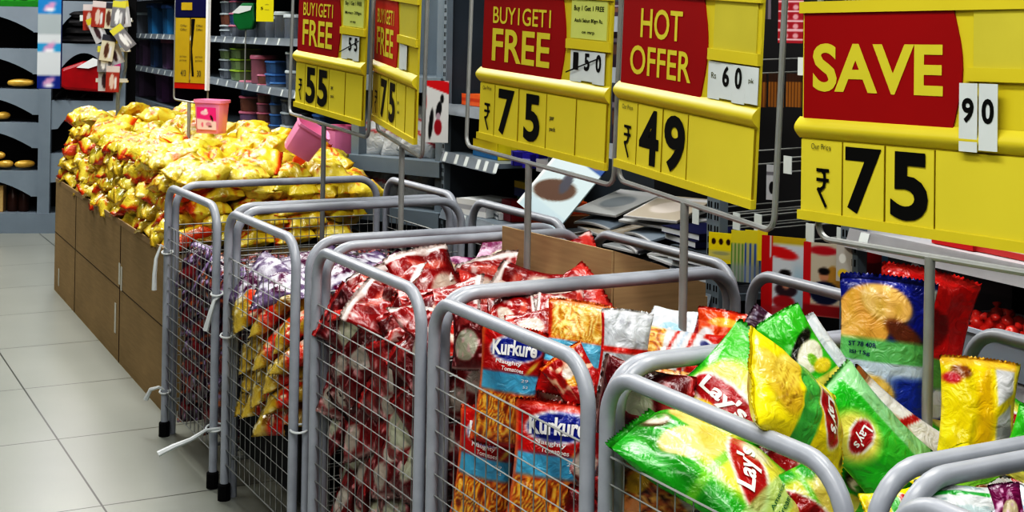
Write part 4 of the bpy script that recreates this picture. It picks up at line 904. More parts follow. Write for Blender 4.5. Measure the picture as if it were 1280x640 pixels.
for z in (.465, .83, 1.08, 1.385, 1.70):
    s = MB().box((-1.03, -.01, z - .02), (-.045, .4, z)).build('shelf', M['palegrey'], unit)
    f = MB().prism([(x - 1.03, zz + z - .002) for x, zz in arch_poly(.985, .05, .19)], -.012, .004).build('arched_fascia', M['palegrey'], s)
for z in (.60, 1.0, 1.43, 1.75):
    s = MB().box((.045, -.01, z - .02), (.52, .4, z)).build('shelf', M['palegrey'], unit)
    f = MB().prism([(x + .045, zz + z - .002) for x, zz in arch_poly(.47, .07, .22)], -.012, .004).build('arched_fascia', M['palegrey'], s)
def box_thing(name, label, cat, p, rz, size, d, side, group=None, texts=()):
    w, dp, h = size; e = thing(name, label, cat, p, rz, group)
    MB().box((-w / 2, .003, 0), (w / 2, dp, h)).build('box_body', side, e, False, .003)
    o = card('printed_front', card_mesh('printed_front', w * .995, h * .99, d, 26, 36, .002, 0, 'print', texts), None, None, (0, .0, .002)); o.parent = e; return e
M['boxgreen'] = flat('green_box', (40, 130, 40), .5); M['boxblue'] = flat('blue_box', (30, 50, 130), .5, 0, .15); M['boxtan'] = flat('tan_box', (196, 164, 116), .6); M['bottle'] = flat('brown_bottle', (64, 34, 24), .3); M['goldpk'] = flat('gold_wrap', (206, 166, 84), .3, .2, .25, 30)
def d_green(P): P.c[:] = (52, 150, 48); P.speck(3, 8, .6, (30, 90, 30)); P.band(-1, -.6, (40, 120, 40))
box_thing('goods_box', 'bright green box at the top left corner of the corner shelving', 'box', lu(-.22, .02, 1.70), LROT, (.36, .2, .2), d_green, M['boxgreen'])
for k, (x, z, w, lb) in enumerate([(-.42, .465, .11, 'gold wrapped packet at the left end of the low corner shelf'), (-.30, .465, .12, 'gold wrapped packet lying second on the low corner shelf'), (-.16, .465, .15, 'longer gold wrapped packet nearest the post on the low corner shelf'), (-.36, .53, .13, 'gold wrapped packet propped on top of the others on the low corner shelf'), (-.2, 1.08, .2, 'dim gold packet on the shelf below the blue box'), (-.33, .83, .12, 'dim gold packet on the shelf just above the heap corner')]):
    o = MB().lathe([(.004, -w / 2), (.018, -w / 2 + .01), (.028, -w / 4), (.03, 0), (.028, w / 4), (.018, w / 2 - .01), (.004, w / 2)], 14).build('wrapped_packet', M['goldpk'], None, True)
    o.location = lu(x, .07, z + .046); o.rotation_euler = (math.pi / 2 * .98, .2 * (k % 3), LROT + R(70 + 20 * (k % 3))); tag(o, lb, 'packet', 'gold packets on the corner shelving')
box_thing('goods_box', 'tan box cut by the left edge on the bottom corner shelf', 'box', lu(-.38, .05, .15), LROT, (.14, .1, .2), lambda P: P.band(-2, 2, (196, 166, 116)), M['boxtan'])
for k, (x, lb) in enumerate([(-.17, 'brown bottle nearest the post on the bottom corner shelf'), (-.25, 'brown bottle beside the tan box on the bottom corner shelf')]):
    e = thing('bottle', lb, 'bottle', lu(x, .1, .15), 0, 'bottles on the corner shelving'); MB().lathe([(.035, 0), (.042, .01), (.042, .12), (.016, .165), (.016, .19)], 14).build('bottle_body', M['bottle'], e, True); MB().lathe([(.019, .188), (.019, .21)], 12).build('cap', M['boxtan'], e, True)
# tall blue box strip in front of the post
def d_bluebox(P):
    P.c[:] = (206, 212, 216)
    P.band(.44, 1.1, (40, 130, 196), .01); P.band(-.30, -.10, (50, 150, 200), .01); P.band(-1.1, -.76, (24, 50, 130), .01); P.band(-.1, .44, (166, 176, 180), .01); P.band(-.1, .06, (206, 212, 216), .01)
    for z in (.60, -.19, -.86): P.ell(0, z, .55, .07, (200, 150, 190), .1); P.ell(.05, z - .07, .4, .035, (236, 232, 240))
box_thing('display_box', 'tall narrow blue and white carton strip hung on the corner post', 'box', bp(60.5, 111, 9.2), R(14), (.15, .12, .70), d_bluebox, M['boxblue'])
# dark folded bags, red bag, cables on the corner shelving
M['blackbag'] = flat('black_bag_fabric', (22, 20, 24), .6, 0, .4, 20, .4, .5); M['redbag'] = flat('red_shiny_bag', (150, 16, 30), .35, 0, .2, 10); M['pinkpaper'] = flat('pink_paper', (190, 60, 120), .5)
def lump(name, label, cat, p, rz, size, mat, seed, group=None):
    w, dp, h = size; rs_ = np.random.RandomState(seed); n, m = 24, 12; vs = []; fs = []
    for i in range(m + 1):
        t = math.pi * i / m
        for k in range(n):
            a = 2 * math.pi * k / n; sx, sy, sz = math.sin(t) * math.cos(a), math.sin(t) * math.sin(a), -math.cos(t)
            pw = lambda v, e: math.copysign(abs(v) ** e, v); j = 1 + .05 * math.sin(5 * a + 3 * t + seed) + .03 * math.sin(11 * t + seed)
            vs.append((w / 2 * pw(sx, .6) * j, dp / 2 * pw(sy, .6) * j, h / 2 * (pw(sz, .6) + 1)))
    for i in range(m):
        for k in range(n): fs.append((i*n+k, i*n+(k+1) % n, (i+1)*n+(k+1) % n, (i+1)*n+k))
    o = MB().add(vs, fs).build(name, mat, None, True); o.location = p; o.rotation_euler = (0, 0, rz); return tag(o, label, cat, group)
for k in range(4):
    lump('folded_bag', 'black folded bag in the pile beside the blue carton strip, %s from the bottom' % ORD[k], 'bag', lu(.30, .10, 1.43 + k * .062), LROT + .05 * k, (.40 - .03 * k, .26, .066), M['blackbag'], k, 'black bags on the corner shelving')
MB_ = MB().box((-.02, -.002, 0), (.025, 0, .045)); o = MB_.build('swing_tag', M['tagwhite']); o.location = lu(.27, -.045, 1.60); tag(o, 'small white swing tag hanging on the black bag pile', 'tag')
for k in range(5):
    pts = [lu(.12 + .09 * k + .05 * math.cos(t + k), .0 + .04 * math.sin(2 * t), 1.01 + .006 * k + .035 * (1 + math.sin(t * 1.5 + k))) for t in np.linspace(0, 5, 18)]
    o = MB().tube([tuple(q_) for q_ in pts], .007, 6).build('coiled_cable', M['black'], None, True); tag(o, 'black cable lying loosely coiled under the red bag', 'cable', 'black cables on the corner shelving')
e = thing('carry_bag', 'shiny red bag with a white flap on the corner shelving', 'bag', lu(.36, -.02, 1.08), LROT)
rp = [(-.26, .04), (-.20, -.0), (.16, -.02), (.2, .03), (.19, .10), (.12, .2), (-.08, .22), (-.24, .16)]
MB().prism(rp, -.06, .12).build('bag_body', M['redbag'], e, False, .025)
MB().prism([(-.12, .17), (.0, .245), (.17, .18), (.1, .165), (.04, .19), (-.03, .165)], -.075, -.062).build('white_flap', M['white'], e)
MB().prism([(.02, .23), (.2, .25), (.2, .16), (.1, .18)], -.055, -.045).build('pink_lining', M['pinkpaper'], e)
# hanging packs on a merchandising stand in the heap
base = bp(147, 140, 8.0); sx_ = Vector((1, .1, 0))
e = thing('clip_strip_stand', 'thin pale stand with shelves holding small packs, rising from the heap', 'stand', (base.x, base.y, 0), R(8))
pz = base.z
MB().tube(fillet([(0, 0, .70), (0, 0, pz + .12), (.04, 0, pz + .26), (.04, 0, 1.83)], .05, 4), .011, 8).build('pole', M['palegrey'], e, True)
for zz, x0, x1 in ((1.245, -.10, .08), (1.425, -.1, .09), (1.60, -.1, .10)):
    MB().box((x0 - .02, -.05, zz - .012), (x1 - .02, .0, zz)).box((x0 - .02, -.052, zz - .01), (x1 - .02, -.048, zz + .012)).build('tray', M['white'], e)
def d_blister(k):
    def f(P): P.c[:] = [(176, 176, 180), (150, 60, 50), (196, 190, 170), (120, 120, 126)][k % 4]; P.band(.55, 1.1, [(196, 180, 60), (200, 190, 190), (60, 60, 70), (206, 200, 80)][k % 4], .02); P.ell(-.1, -.2, .35, .6, [(70, 50, 56), (200, 180, 170), (90, 60, 50), (226, 226, 226)][k % 4]); P.ell(.45, -.3, .18, .5, (206, 206, 210))
    return f
bm_ = [card_mesh('blister_card', .075, .15, d_blister(k), 14, 20, .012) for k in range(4)]
BL = [(112, 24, 0, 1, 'red brown small pack at the left of the pack stand'), (122, 20, 4, 1, 'red brown small pack overlapping the leftmost pack on the stand'), (128, 38, -24, 0, 'grey small pack angled out of the stand below the red brown ones'), (136, 22, 2, 2, 'cream small pack at the top of the pack stand'), (146, 20, 6, 3, 'dark small pack at the top middle of the pack stand'), (156, 20, -8, 0, 'grey small pack at the top right of the pack stand'), (132, 62, 8, 2, 'cream small pack in the middle of the pack stand'), (148, 66, -20, 0, 'long grey small pack slanting in the middle of the stand'), (164, 46, -38, 3, 'dark framed pack sticking out at the right of the stand'), (130, 76, 0, 3, 'pale small pack above the lower tray of the stand'), (131, 100, 0, 0, 'grey tube pack in the lowest tray of the stand'), (140, 101, 2, 1, 'reddish pack in the lowest tray of the stand')]
for (px, py, r, k, lb) in BL:
    p = bp(px, py + 14, 7.86 - .01 * (k + abs(r) % 5)); o = card('blister_pack', bm_[k], lb, 'pack', p, R(8), 'small packs on the stand in the heap', 0, R(r))
# gold and navy price boards behind the heap
gp = bp(234, 147, 7.02); gd = Vector((.50, -.866, 0))
e = thing('price_sign', 'gold and navy price sign of two boards standing in the heap', 'sign', (gp.x, gp.y, 0), math.atan2(gd.y, gd.x), 'price signs on poles')
e.rotation_euler[2] = R(-34)
MB().tube([(0, .012, .66), (0, .012, 1.17)], .0095, 10).build('pole', M['rod'], e, True)
MB().tube(fillet([(-.115, .012, 1.90), (-.115, .012, 1.185), (.135, .012, 1.165), (.135, .012, 1.90)], .02, 4), .0055, 8).build('frame', M['rod'], e, True)
MB().box((.135, -.01, 1.24), (.15, .01, 1.9)).build('side_post', M['white'], e)
MB().box((-.095, -.004, 1.245), (.132, .0, 1.275)).build('base_strip', M['redold'], e)
hb = MB().box((-.095, -.006, 1.615), (.132, .0, 1.72), 0); hb.box((-.05, -.0075, 1.65), (.03, -.006, 1.69), 1); hb.build('header_board', [M['navy'], M['gold']], e)
for k, (x0, x1) in enumerate([(-.092, .012), (.022, .13)]):
    mb = MB().box((x0, -.006, 1.275), (x1, -.001, 1.61), 0)
    for z in (1.57, 1.55, 1.41, 1.39): put_text(mb, 'Offer' if z > 1.5 else 'price', (x0 + x1) / 2 + .01, z, .05, .012, -.0075, 1, 0)
    put_text(mb, '413' if k == 0 else '30', (x0 + x1) / 2 + .012, 1.325, .038 if k == 0 else .028, .032, -.0075, 1, .02)
    if k == 1: mb.prism([(x0 + .004, 1.605), (x0 + .03, 1.605), (x0 + .012, 1.45), (x0 + .028, 1.31), (x0 + .014, 1.31), (x0 + .004, 1.40)], -.0072, -.006, 2)
    mb.build('price_board', [M['gold'], M['greyink'], M['ink']], e)
# green clip hanger and yellow tag at the far shelves
p = g_at(306, 104, -.03)
M['greenpl'] = flat('green_plastic', (26, 104, 60), .35)
e = thing('hanging_holder', 'green plastic holder on a thin rod before the far shelves', 'holder', (p.x, p.y, 0), GROT)
e.rotation_euler[2] = R(-15)
MB().tube([(0, 0, 1.15), (0, 0, 1.64)], .005, 6).build('rod', M['rod'], e)
MB().prism([(-.08, 1.60), (-.04, 1.55), (.06, 1.56), (.08, 1.62), (.07, 1.74), (-.02, 1.74), (-.09, 1.66)], -.03, .03).build('holder_body', M['greenpl'], e, False, .012)
MB().prism([(-.09, 1.67), (-.03, 1.72), (.06, 1.72), (.05, 1.69), (-.04, 1.665)], -.036, -.03).build('pale_label', M['tagwhite'], e)
def d_ytag(P): P.c[:] = (214, 204, 40)
o = card('price_tag', card_mesh('yellow_tag', .12, .17, d_ytag, 8, 10, .003, 0, 'print', [('5', -.35, .0, .3, .22, 'ink', .02), ('rate', .25, -.1, .5, .08, 'greyink', 0), ('offer', .25, .3, .5, .08, 'greyink', 0)]), 'yellow price tag with a 5, next to the green holder', 'tag', g_at(331, 27, -.06) + Vector((0, 0, 0)), R(-14))
e.rotation_euler[2] = R(-15)
# red, white and black blister pack on the upright
def d_clip(P):
    P.c[:] = (206, 206, 204); P.band(.72, 1.1, (196, 30, 40), .03, .15); P.ell(-.35, -.4, .16, .5, (24, 22, 26), -.2); P.ell(.25, .05, .2, .3, (26, 24, 30), -.5); P.ell(.5, .42, .14, .14, (30, 28, 32)); P.ell(.2, -.5, .3, .26, (150, 30, 46)); P.ell(.2, -.15, .16, .12, (170, 150, 160)); P.ell(-.75, .3, .05, .2, (196, 60, 60))
o = card('blister_pack', card_mesh('grooming_blister', .115, .27, d_clip, 30, 50, .006), 'white blister pack with red header and black tool, hung on the upright', 'pack', bp(544, 178, 5.95), R(-10))
# ---------------------------------------------------------------- goods in the near bays
def gbox(label, px, z, size, front, side, y=.06, rz=0, zoff=0, group=None, name='goods_box', texts=()):
    a, b = ray(px, 200); qq = G0 + VG * y; Y = qq.dot(VG) / (a * VG.x + VG.y); return box_thing(name, label, 'box', Vector((a * Y, Y, z + zoff)), GROT + rz, size, front, side, group, texts)
def fl_(c, c2=None, b0=-.3, b1=.3):
    def f(P):
        P.c[:] = c
        if c2: P.band(b0, b1, c2, .05)
    return f
M['boxyel'] = flat('yellow_box_card', (206, 190, 40), .5); M['boxor'] = flat('orange_box_card', (206, 96, 40), .5); M['boxpur'] = flat('purple_box_card', (50, 40, 130), .4); M['boxgrey'] = flat('grey_box_card', (110, 112, 118), .5); M['boxred'] = flat('red_box_card', (150, 30, 40), .5); M['boxwood'] = flat('brown_box_card', (120, 80, 46), .6)
gbox('orange pack lying on the small upper shelf behind the 75 sign', 588, 1.235, (.22, .2, .05), fl_((206, 96, 50), (180, 70, 40)), M['boxor'])
gbox('yellow and blue carton on the price strip shelf under the struck out sign', 606, 1.02, (.26, .2, .075), fl_((214, 196, 40), (40, 100, 140), -1.1, -.2), M['boxyel'])
gbox('red carton standing behind the yellow and blue one', 592, 1.02, (.1, .1, .11), fl_((176, 50, 30)), M['boxor'], .28)
for k in range(4): gbox('purple small box on the price strip shelf, %s along' % ORD[k], 640 + k * 9, 1.02, (.045, .08, .06), fl_((50, 40, 140), (150, 150, 200), 0, .3), M['boxpur'], .03 + .03 * (k % 2), .3 * (k - 1), 0, 'purple boxes on the price strip shelf')
gbox('grey tray of slim packs at the near end of the price strip shelf', 682, 1.02, (.16, .2, .05), fl_((150, 150, 156), (110, 100, 110)), M['boxgrey'], .02)
gbox('white bag like bundle at the far end of the magazine shelf', 590, .765, (.2, .2, .07), fl_((206, 206, 204), (160, 160, 164)), M['white'], .02, .3)
gbox('white flat pack across the far magazine shelf', 616, .765, (.24, .12, .03), fl_((196, 198, 200), (90, 96, 104)), M['white'], .10, -.2)
gbox('dark red box next to the yellow and blue boxes on the lower shelf', 634, .765, (.09, .15, .09), fl_((120, 30, 50)), M['boxred'], .10)
gbox('brown carton at the bottom of the stack on the lower shelf', 668, .765, (.26, .2, .05), fl_((150, 80, 36)), M['boxwood'], .16)
gbox('orange and green carton in the middle of the stack on the lower shelf', 664, .765, (.26, .2, .05), fl_((206, 140, 40), (60, 120, 90), .4, 1.1), M['boxor'], .16, 0, .05)
gbox('yellow and blue carton on top of the stack on the lower shelf', 660, .765, (.26, .2, .065), fl_((36, 66, 150), (214, 196, 50), .1, 1.1), M['boxyel'], .16, 0, .10)
def d_magcover(P): P.c[:] = (196, 214, 218); P.band(.72, 1.1, (60, 90, 150), .03); P.ell(.5, .86, .3, .08, (206, 130, 60)); P.ell(-.1, -.2, .8, .3, (96, 74, 62), .3); P.ell(.1, .1, .2, .3, (80, 80, 90), .4); P.band(-1.1, -.62, (186, 206, 214)); P.vband(-1.1, -.92, (226, 230, 230), .02)
mg_p = bp(670, 272, 4.92)
o = card('magazine', card_mesh('magazine_cover', .22, .30, d_magcover, 30, 40, .008), 'magazine with pale blue cover leaning back beside the box stack', 'magazine', mg_p, GROT + R(18), 'magazines on the low shelf', R(-32), R(24))
M['magpage'] = flat('magazine_pages', (190, 194, 196), .5)
def d_mag(k):
    def f(P): P.c[:] = [(150, 154, 156), (74, 72, 76), (176, 166, 150), (120, 130, 140), (196, 198, 196), (60, 60, 66)][k % 6]; P.ell(0, 0, .6, .5, [(110, 100, 96), (130, 120, 116), (206, 196, 186), (86, 90, 96), (150, 156, 160), (96, 96, 100)][k % 6], .4); P.band(.7, .9, (206, 206, 206)); P.vband(-1.1, -.94, (214, 214, 212), .02); P.band(-1.1, -.95, (206, 206, 206), .02)
    return f
mm = [card_mesh('magazine_sheet', .21, .28, d_mag(k), 24, 30, .009, .05 * (k % 2)) for k in range(6)]
# (pixel, height above the shelf, set back, turn, nose tilt)
MG = [(728, .02, .10, 15, 0), (730, .035, .09, 5, 3), (734, .06, .08, -8, 6), (738, .09, .10, 10, 9), (742, .12, .12, 20, 10), (770, .015, .06, -4, 0), (776, .03, .08, 8, 2), (782, .05, .10, -10, 3), (788, .07, .12, 12, 4), (795, .095, .10, -6, 8), (800, .125, .12, 16, 8), (822, .02, .06, 3, 0), (828, .035, .07, -6, 1), (836, .055, .10, 12, 3), (812, .15, .12, 30, 8), (846, .08, .08, -12, 4)]
for k, (px, dz, y, tr, nt) in enumerate(MG):
    a, b = ray(px, 280); qq = G0 + VG * (y - .02); Y = qq.dot(VG) / (a * VG.x + VG.y)
    lb = 'magazine lying in the loose pile nearest the leaning pale blue one' if k < 5 else ('magazine lying in the middle pile on the low shelf' if k < 11 or k == 14 else 'magazine lying under the navy book on the low shelf')
    card('magazine', mm[k % 6], lb, 'magazine', Vector((a * Y, Y, .775 + dz)), GROT + R(tr), 'magazines in the pile by the pale blue one' if k < 5 else ('magazines in the middle pile' if k < 11 or k == 14 else 'magazines under the navy book'), R(-88 + nt))
M['navyb'] = flat('navy_book_cover', (28, 32, 70), .4)
def bookstack(px, z, n, lb, cov, y=.03, w=.24, d=.2, gname='books'):
    for k in range(n):
        a, b = ray(px, 280); qq = G0 + VG * y; Y = qq.dot(VG) / (a * VG.x + VG.y); h = .022
        e = thing('book', lb % ORD[k] if '%s' in lb else lb, 'book', Vector((a * Y, Y, z + k * .0235)), GROT + R((7 * k) % 11 - 5), gname)
        MB().box((-w / 2, .002, .002), (w / 2 - .003, d, h - .002)).build('pages', M['magpage'], e)
        MB().box((-w / 2, 0, 0), (w / 2, d + .002, .002)).box((-w / 2, 0, h - .002), (w / 2, d + .002, h)).box((w / 2 - .002, 0, 0), (w / 2, d + .002, h)).build('cover', cov[k % len(cov)], e)
bookstack(866, .765, 5, 'grey book in the stack beside the yellow eraser card, %s from the bottom', [M['boxgrey'], M['shelfdark'], M['boxgrey']], .03, .26, .22, 'grey books at the end of the low shelf')
bookstack(850, .885, 2, 'navy book on top of the grey stack, %s of two', [M['navyb']], .05, .22, .2, 'navy books on the grey stack')
# hooks, tags and stationery cards on the pegboard
def hook(px, py, out=.02):
    p = g_at(px, py, out); t = g_t(p); L = .43 - out
    e = MB().tube([(0, 0, 0), (0, L, .015)], .0028, 6).tube([(0, 0, .04), (0, L, .055)], .0028, 6).build('peg_hook', M['rod'], bayC)
    e.location = (t - 1.80, out, p.z)
    MB().box((-.018, -.003, -.005), (.018, 0, .045)).build('hook_tag', M['tagwhite'], e)
    return p
for (px, py) in [(897, 284), (921, 285), (948, 287), (1013, 300), (1052, 306), (940, 92), (1003, 92), (985, 215), (940, 206), (870, 278)]: hook(px, py)
def hang(label, px, py, w, h, d, k=0, cat='card', name='hanging_card', out=.0, group='cards hanging on the pegboard', rot=0, texts=(), nx=30, ny=44, yaw=0, th=.004):
    p = g_at(px, py, out); Y = p.y; W, H = w * Y / F * 1.0, h * Y / F
    return card(name, card_mesh(name, W, H, d, nx, ny, th, 0, 'print', texts), label, cat, p, R(-28 + yaw), group, 0, R(rot))
def d_eraser(P): P.c[:] = (226, 206, 24); P.band(-.75, -.15, (200, 190, 110), .1); [P.ell(x, .42, .17, .2, (60, 30, 26)) for x in (-.6, 0, .6)]; P.ell(0, -.35, .7, .12, (160, 160, 120))
def d_pens(c):
    def f(P):
        P.c[:] = (176, 176, 130); s = np.sin(P.a * 12); P.mix(np.clip(s, 0, 1) * (P.b < .5), c); P.band(.5, 1.1, (214, 200, 60), .05); P.band(-1.1, -.3, (140, 150, 170), .2, 0, .6)
    return f
def d_scissor(P):
    P.c[:] = (204, 210, 216); P.band(.82, 1.1, (196, 170, 40), .03); P.ell(-.1, .6, .75, .14, (206, 30, 34), -.1); P.vband(-1.1, -.5, (196, 30, 36), .03); P.mix(P.soft(P.a + .55, .03) * P.soft(.45 - P.b, .05), (206, 206, 210)); P.vband(-1.1, -.62, (190, 28, 34), .03)
    P.mix(P.soft(.45 - P.a, .3) * P.soft(P.b - .3, .4) * .6, (150, 186, 206))
    P.ell(.1, .0, .22, .16, (190, 140, 110)); P.ell(.1, .1, .26, .09, (30, 22, 22)); P.ell(.15, -.32, .5, .18, (70, 50, 60)); P.ell(.15, -.22, .16, .08, (196, 150, 126)); P.ell(.05, -.62, .5, .16, (170, 40, 50)); P.band(-.96, -.76, (176, 40, 50), .03, 0, .8)
def d_scissor2(P):
    P.c[:] = (196, 186, 170); P.ell(0, .8, .7, .12, (176, 30, 50)); P.vband(-1.1, -.62, (196, 34, 44), .03); P.ell(.5, .0, .4, .4, (176, 140, 70), .2); P.ell(.05, .12, .24, .17, (196, 146, 116)); P.ell(.05, .24, .28, .1, (30, 22, 24)); P.ell(.1, -.35, .75, .32, (24, 34, 70)); P.band(-1.0, -.68, (150, 30, 40), .03)
def d_dark(c): return lambda P: (P.ell(0, 0, 3, 3, c), P.band(.6, 1.1, (206, 206, 206), .03), P.ell(0, -.3, .6, .3, (190, 180, 170)))
hang('yellow eraser card with three dark dots, first on the pegboard', 901, 329, 32, 38, d_eraser)
hang('green pen pack hanging beside the yellow eraser card', 922, 352, 18, 64, d_pens((90, 140, 60)))
hang('blue pen pack hanging next to the green pens', 942, 354, 24, 66, d_pens((40, 80, 170)), out=-.01)
hang('yellow strip card between the blue pens and the red cards', 953, 326, 13, 38, lambda P: P.ell(0, 0, 3, 3, (220, 200, 40)), out=-.02)
hang('large white card with a red edge and a portrait photo, front of the pegboard', 978, 396, 56, 100, d_scissor, out=-.03)
hang('red edged card with a portrait in dark clothes, second of the large cards', 1028, 396, 50, 92, d_scissor2, out=.0)
hang('white card mostly hidden behind the red edged portrait card', 1008, 392, 40, 84, d_scissor, out=.05, yaw=5)
hang('clear pack with a yellow sharpener hanging over the blue crisp bag', 1056, 352, 22, 48, lambda P: (P.ell(0, 0, 3, 3, (190, 186, 180)), P.ell(-.3, .2, .4, .25, (226, 226, 220)), P.ell(-.2, -.6, .6, .25, (226, 196, 70))), out=-.01)
hang('red and blue carded pack behind the blue crisp bag', 1086, 346, 46, 46, lambda P: (P.ell(0, 0, 3, 3, (120, 20, 36)), P.ell(.1, .1, .7, .35, (176, 24, 40)), P.vband(.7, 1.1, (110, 150, 180))), out=.10)
hang('red strip of sachets hanging high beside the largest sign', 988, 54, 32, 66, lambda P: (P.ell(0, 0, 3, 3, (150, 36, 50)), [P.band(-.9 + .36 * k, -.84 + .36 * k, (226, 190, 196), .02) for k in range(5)], P.ell(.1, .82, .6, .14, (170, 20, 40)), [P.ell(x, -.72 + .36 * k, .22, .1, (206, 150, 156)) for k in range(4) for x in (-.4, .4)]), out=.05)
for k in range(3): hang('gold pencil pack in the dark behind the hot offer sign pole, %s of three' % ORD[k], 948 + 22 * k, 134, 20, 42, lambda P: (P.ell(0, 0, 3, 3, (150, 104, 50)), P.band(.5, 1.1, (70, 50, 40)), P.mix(np.clip(np.sin(P.a * 16), 0, 1) * .7, (70, 40, 24))), out=.15, group='gold pencil packs')
hang('small clear pack with a dark clip, alone on the upper hooks', 965, 250, 15, 44, lambda P: (P.ell(0, 0, 3, 3, (170, 172, 176)), P.ell(0, -.3, .5, .35, (24, 22, 26)), P.band(.4, .6, (110, 110, 116))), out=.0)
hang('grey stationery pack beside the hot offer sign edge', 954, 24, 20, 60, lambda P: (P.ell(0, 0, 3, 3, (110, 104, 112)), P.vband(.2, .6, (60, 56, 64))), out=.06)
# pale rails seen between the two middle signs
for (px, py, lb) in [(772, 28, 'short pale rail between the two middle signs, highest'), (772, 92, 'short pale rail between the two middle signs, middle one'), (772, 188, 'short pale rail between the two middle signs, lowest')]:
    p = g_at(px, py, .10); o = MB().box((-.10, 0, -.03), (.10, .3, .0)).box((-.10, -.004, -.034), (.10, 0, .022)).build('display_rail', M['strip']); o.location = p; o.rotation_euler = (0, 0, GROT); tag(o, lb, 'rail', 'pale rails between the signs')
for k in range(3): hang('dim purple pack on the rail between the two middle signs, %s one' % ('top', 'middle', 'bottom')[k], 772, (24, 88, 184)[k], 16, (22, 50, 70)[k], lambda P: (P.ell(0, 0, 3, 3, (74, 60, 76)), P.band(-.2, .3, (120, 90, 80), .1), P.band(.4, .6, (150, 140, 150))), out=.16, group='dim packs between the middle signs')
# nearest bay: tray of red sweets, small boxes
def near(px, z, y=.06): a, b = ray(px, 400); qq = G0 + VG * y; Y = qq.dot(VG) / (a * VG.x + VG.y); return Vector((a * Y, Y, z))
tp = near(1268, .80, .085); e = thing('sweet_tray', 'translucent white plastic tray of red sweets on the nearest shelf', 'tray', tp, GROT)
M['traypl'] = flat('translucent_white_plastic', (186, 196, 210), .3, 0, .04, 6, .5, 0, .9)
mb = MB(); o0 = [(-.15, -.11), (.15, -.11), (.15, .11), (-.15, .11)]
ring = lambda k, z, ins=0: [(x * k - math.copysign(ins, x), y * k - math.copysign(ins, y), z) for x, y in o0]
vs = ring(.86, 0) + ring(1, .085) + ring(1.06, .088) + ring(1.06, .098) + ring(.99, .098) + ring(.86, .006, .004)
mb.add(vs, [(i*4+k, i*4+(k+1) % 4, (i+1)*4+(k+1) % 4, (i+1)*4+k) for i in range(5) for k in range(4)] + [(3, 2, 1, 0), (20, 21, 22, 23)]); mb.build('tray_body', M['traypl'], e)
M['redsweet'] = flat('red_wrapped_sweet', (230, 60, 50), .25, 0, .25, 40, .6, 0, 1, 0, .4)
ms = MB().lathe([(.002, -.03), (.012, -.026), (.004, -.016), (.014, -.010), (.017, 0), (.014, .010), (.004, .016), (.012, .026), (.002, .03)], 10).mesh('wrapped_sweet', [M['redsweet']]); ms.polygons.foreach_set('use_smooth', [True] * len(ms.polygons))
rs = random.Random(3)
for k in range(60):
    o = bpy.data.objects.new('wrapped_sweet', ms); C.objects.link(o); x, y = rs.uniform(-.12, .12), rs.uniform(-.085, .085)
    o.location = tp + DG * x + VG * y + Vector((0, 0, .045 + .024 * (k // 20) + rs.uniform(0, .012))); o.rotation_euler = (rs.uniform(0, 6), rs.uniform(0, 6), rs.uniform(0, 6)); tag(o, 'red wrapped sweet heaped in the translucent white tray', 'sweet', 'red sweets in the tray')
def d_bw(P): P.c[:] = (206, 202, 196); P.ell(-.2, .2, .5, .4, (30, 28, 30), .4); P.ell(-.2, .2, .25, .2, (200, 196, 190), .4); P.ell(.6, .4, .2, .3, (176, 30, 40))
gbox('white box with a black ring print beside the red bag on the nearest shelf', 1196, .80, (.10, .1, .075), d_bw, M['white'], .05)
gbox('white and red box next to the sweet tray', 1222, .80, (.075, .1, .085), fl_((214, 206, 200), (190, 40, 44), .0, 1.1), M['white'], .05)
gbox('small grey box behind the white ones on the nearest shelf', 1186, .80, (.08, .1, .05), fl_((150, 150, 150), (90, 90, 96)), M['boxgrey'], .2)
gbox('dark patterned box deep on the nearest shelf behind the red bag', 1215, .80, (.3, .1, .16), fl_((52, 44, 50), (76, 64, 70), .2, .6), M['dark'], .33)
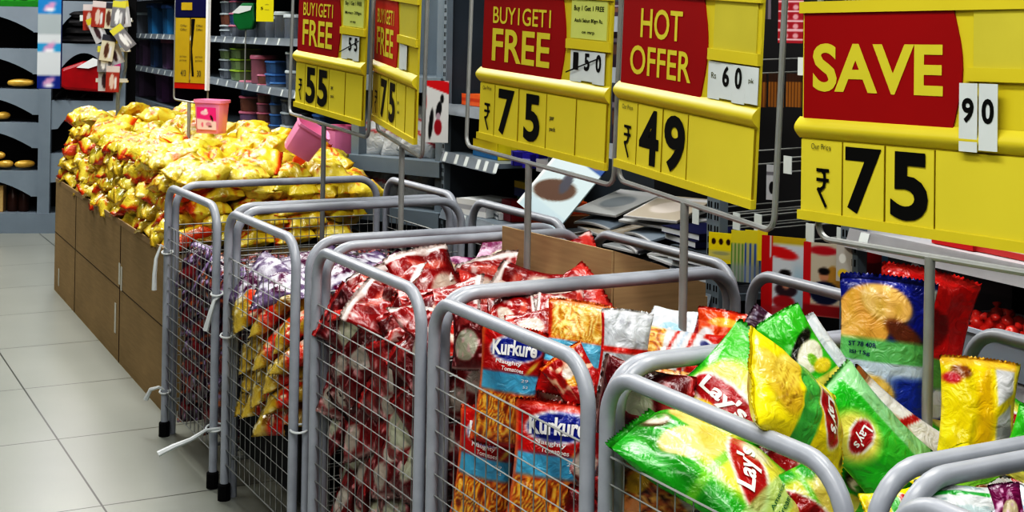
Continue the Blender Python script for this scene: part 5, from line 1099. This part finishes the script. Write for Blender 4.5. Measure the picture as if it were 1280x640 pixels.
gbox('white packet lying on top of the silver strip shelf at the right edge', 1262, 1.055, (.22, .16, .05), fl_((206, 200, 192), (176, 60, 60), -1.1, -.4), M['white'], .06)
gbox('red flat pack on the silver strip shelf under the largest sign', 1192, 1.055, (.14, .14, .03), fl_((176, 30, 34)), M['boxred'], .05)
o = MB().prism([(0, 0), (.12, 0), (.03, .08)], -.002, .002).build('folded_card', M['white']); o.location = near(1128, 1.0, .06) - Vector((0, 0, .05)); o.location = bp(1126, 362, 3.55); o.rotation_euler = (0, 0, R(-25)); tag(o, 'white triangular card tip showing above the red bag', 'card')
# ================================================================ light
def area(x, y, z, sx, sy, en, col=(1, .99, .96), rot=(0, 0, 0)):
    l = bpy.data.lights.new('tube_and_fill_light', 'AREA'); l.shape = 'RECTANGLE'; l.size = sx; l.size_y = sy; l.energy = en; l.color = col
    o = bpy.data.objects.new('tube_and_fill_light', l); C.objects.link(o); o.location = (x, y, z); o.rotation_euler = rot; return o
for (x, y, e) in [(-3.4, 3.2, 34), (-2.2, 6.6, 50), (-.2, 1.4, 60), (.6, 3.2, 60), (-1.2, 5.4, 56), (-4.3, 8.4, 90), (-3.6, 11.6, 70), (-2.6, 8.9, 26), (3.4, 2.2, 20)]:  # second to last: added fill lamp to brighten the far tub shelves
    area(x, y, 3.3, .35, 2.2, e, rot=(0, 0, CROT + math.pi / 2))
area(-1.6, .2, 3.2, .4, 2.4, 44, rot=(0, 0, CROT + math.pi / 2)); area(.6, -1.4, 3.2, .4, 2.4, 50, rot=(0, 0, CROT + math.pi / 2))  # unseen fill lamps, added to brighten the sign faces
w = bpy.data.worlds.new('world'); bpy.context.scene.world = w; w.use_nodes = True
bg = w.node_tree.nodes['Background']; bg.inputs['Color'].default_value = (.75, .82, .9, 1); bg.inputs['Strength'].default_value = .05
vs_ = bpy.context.scene.view_settings
vs_.view_transform = 'Standard'; vs_.look = 'None'; vs_.exposure = 0.0
vs_.use_curve_mapping = True
cv = vs_.curve_mapping.curves[3]
for x, y in ((.05, .02), (.25, .235), (.6, .665), (.85, .93)): cv.points.new(x, y)
vs_.curve_mapping.update()
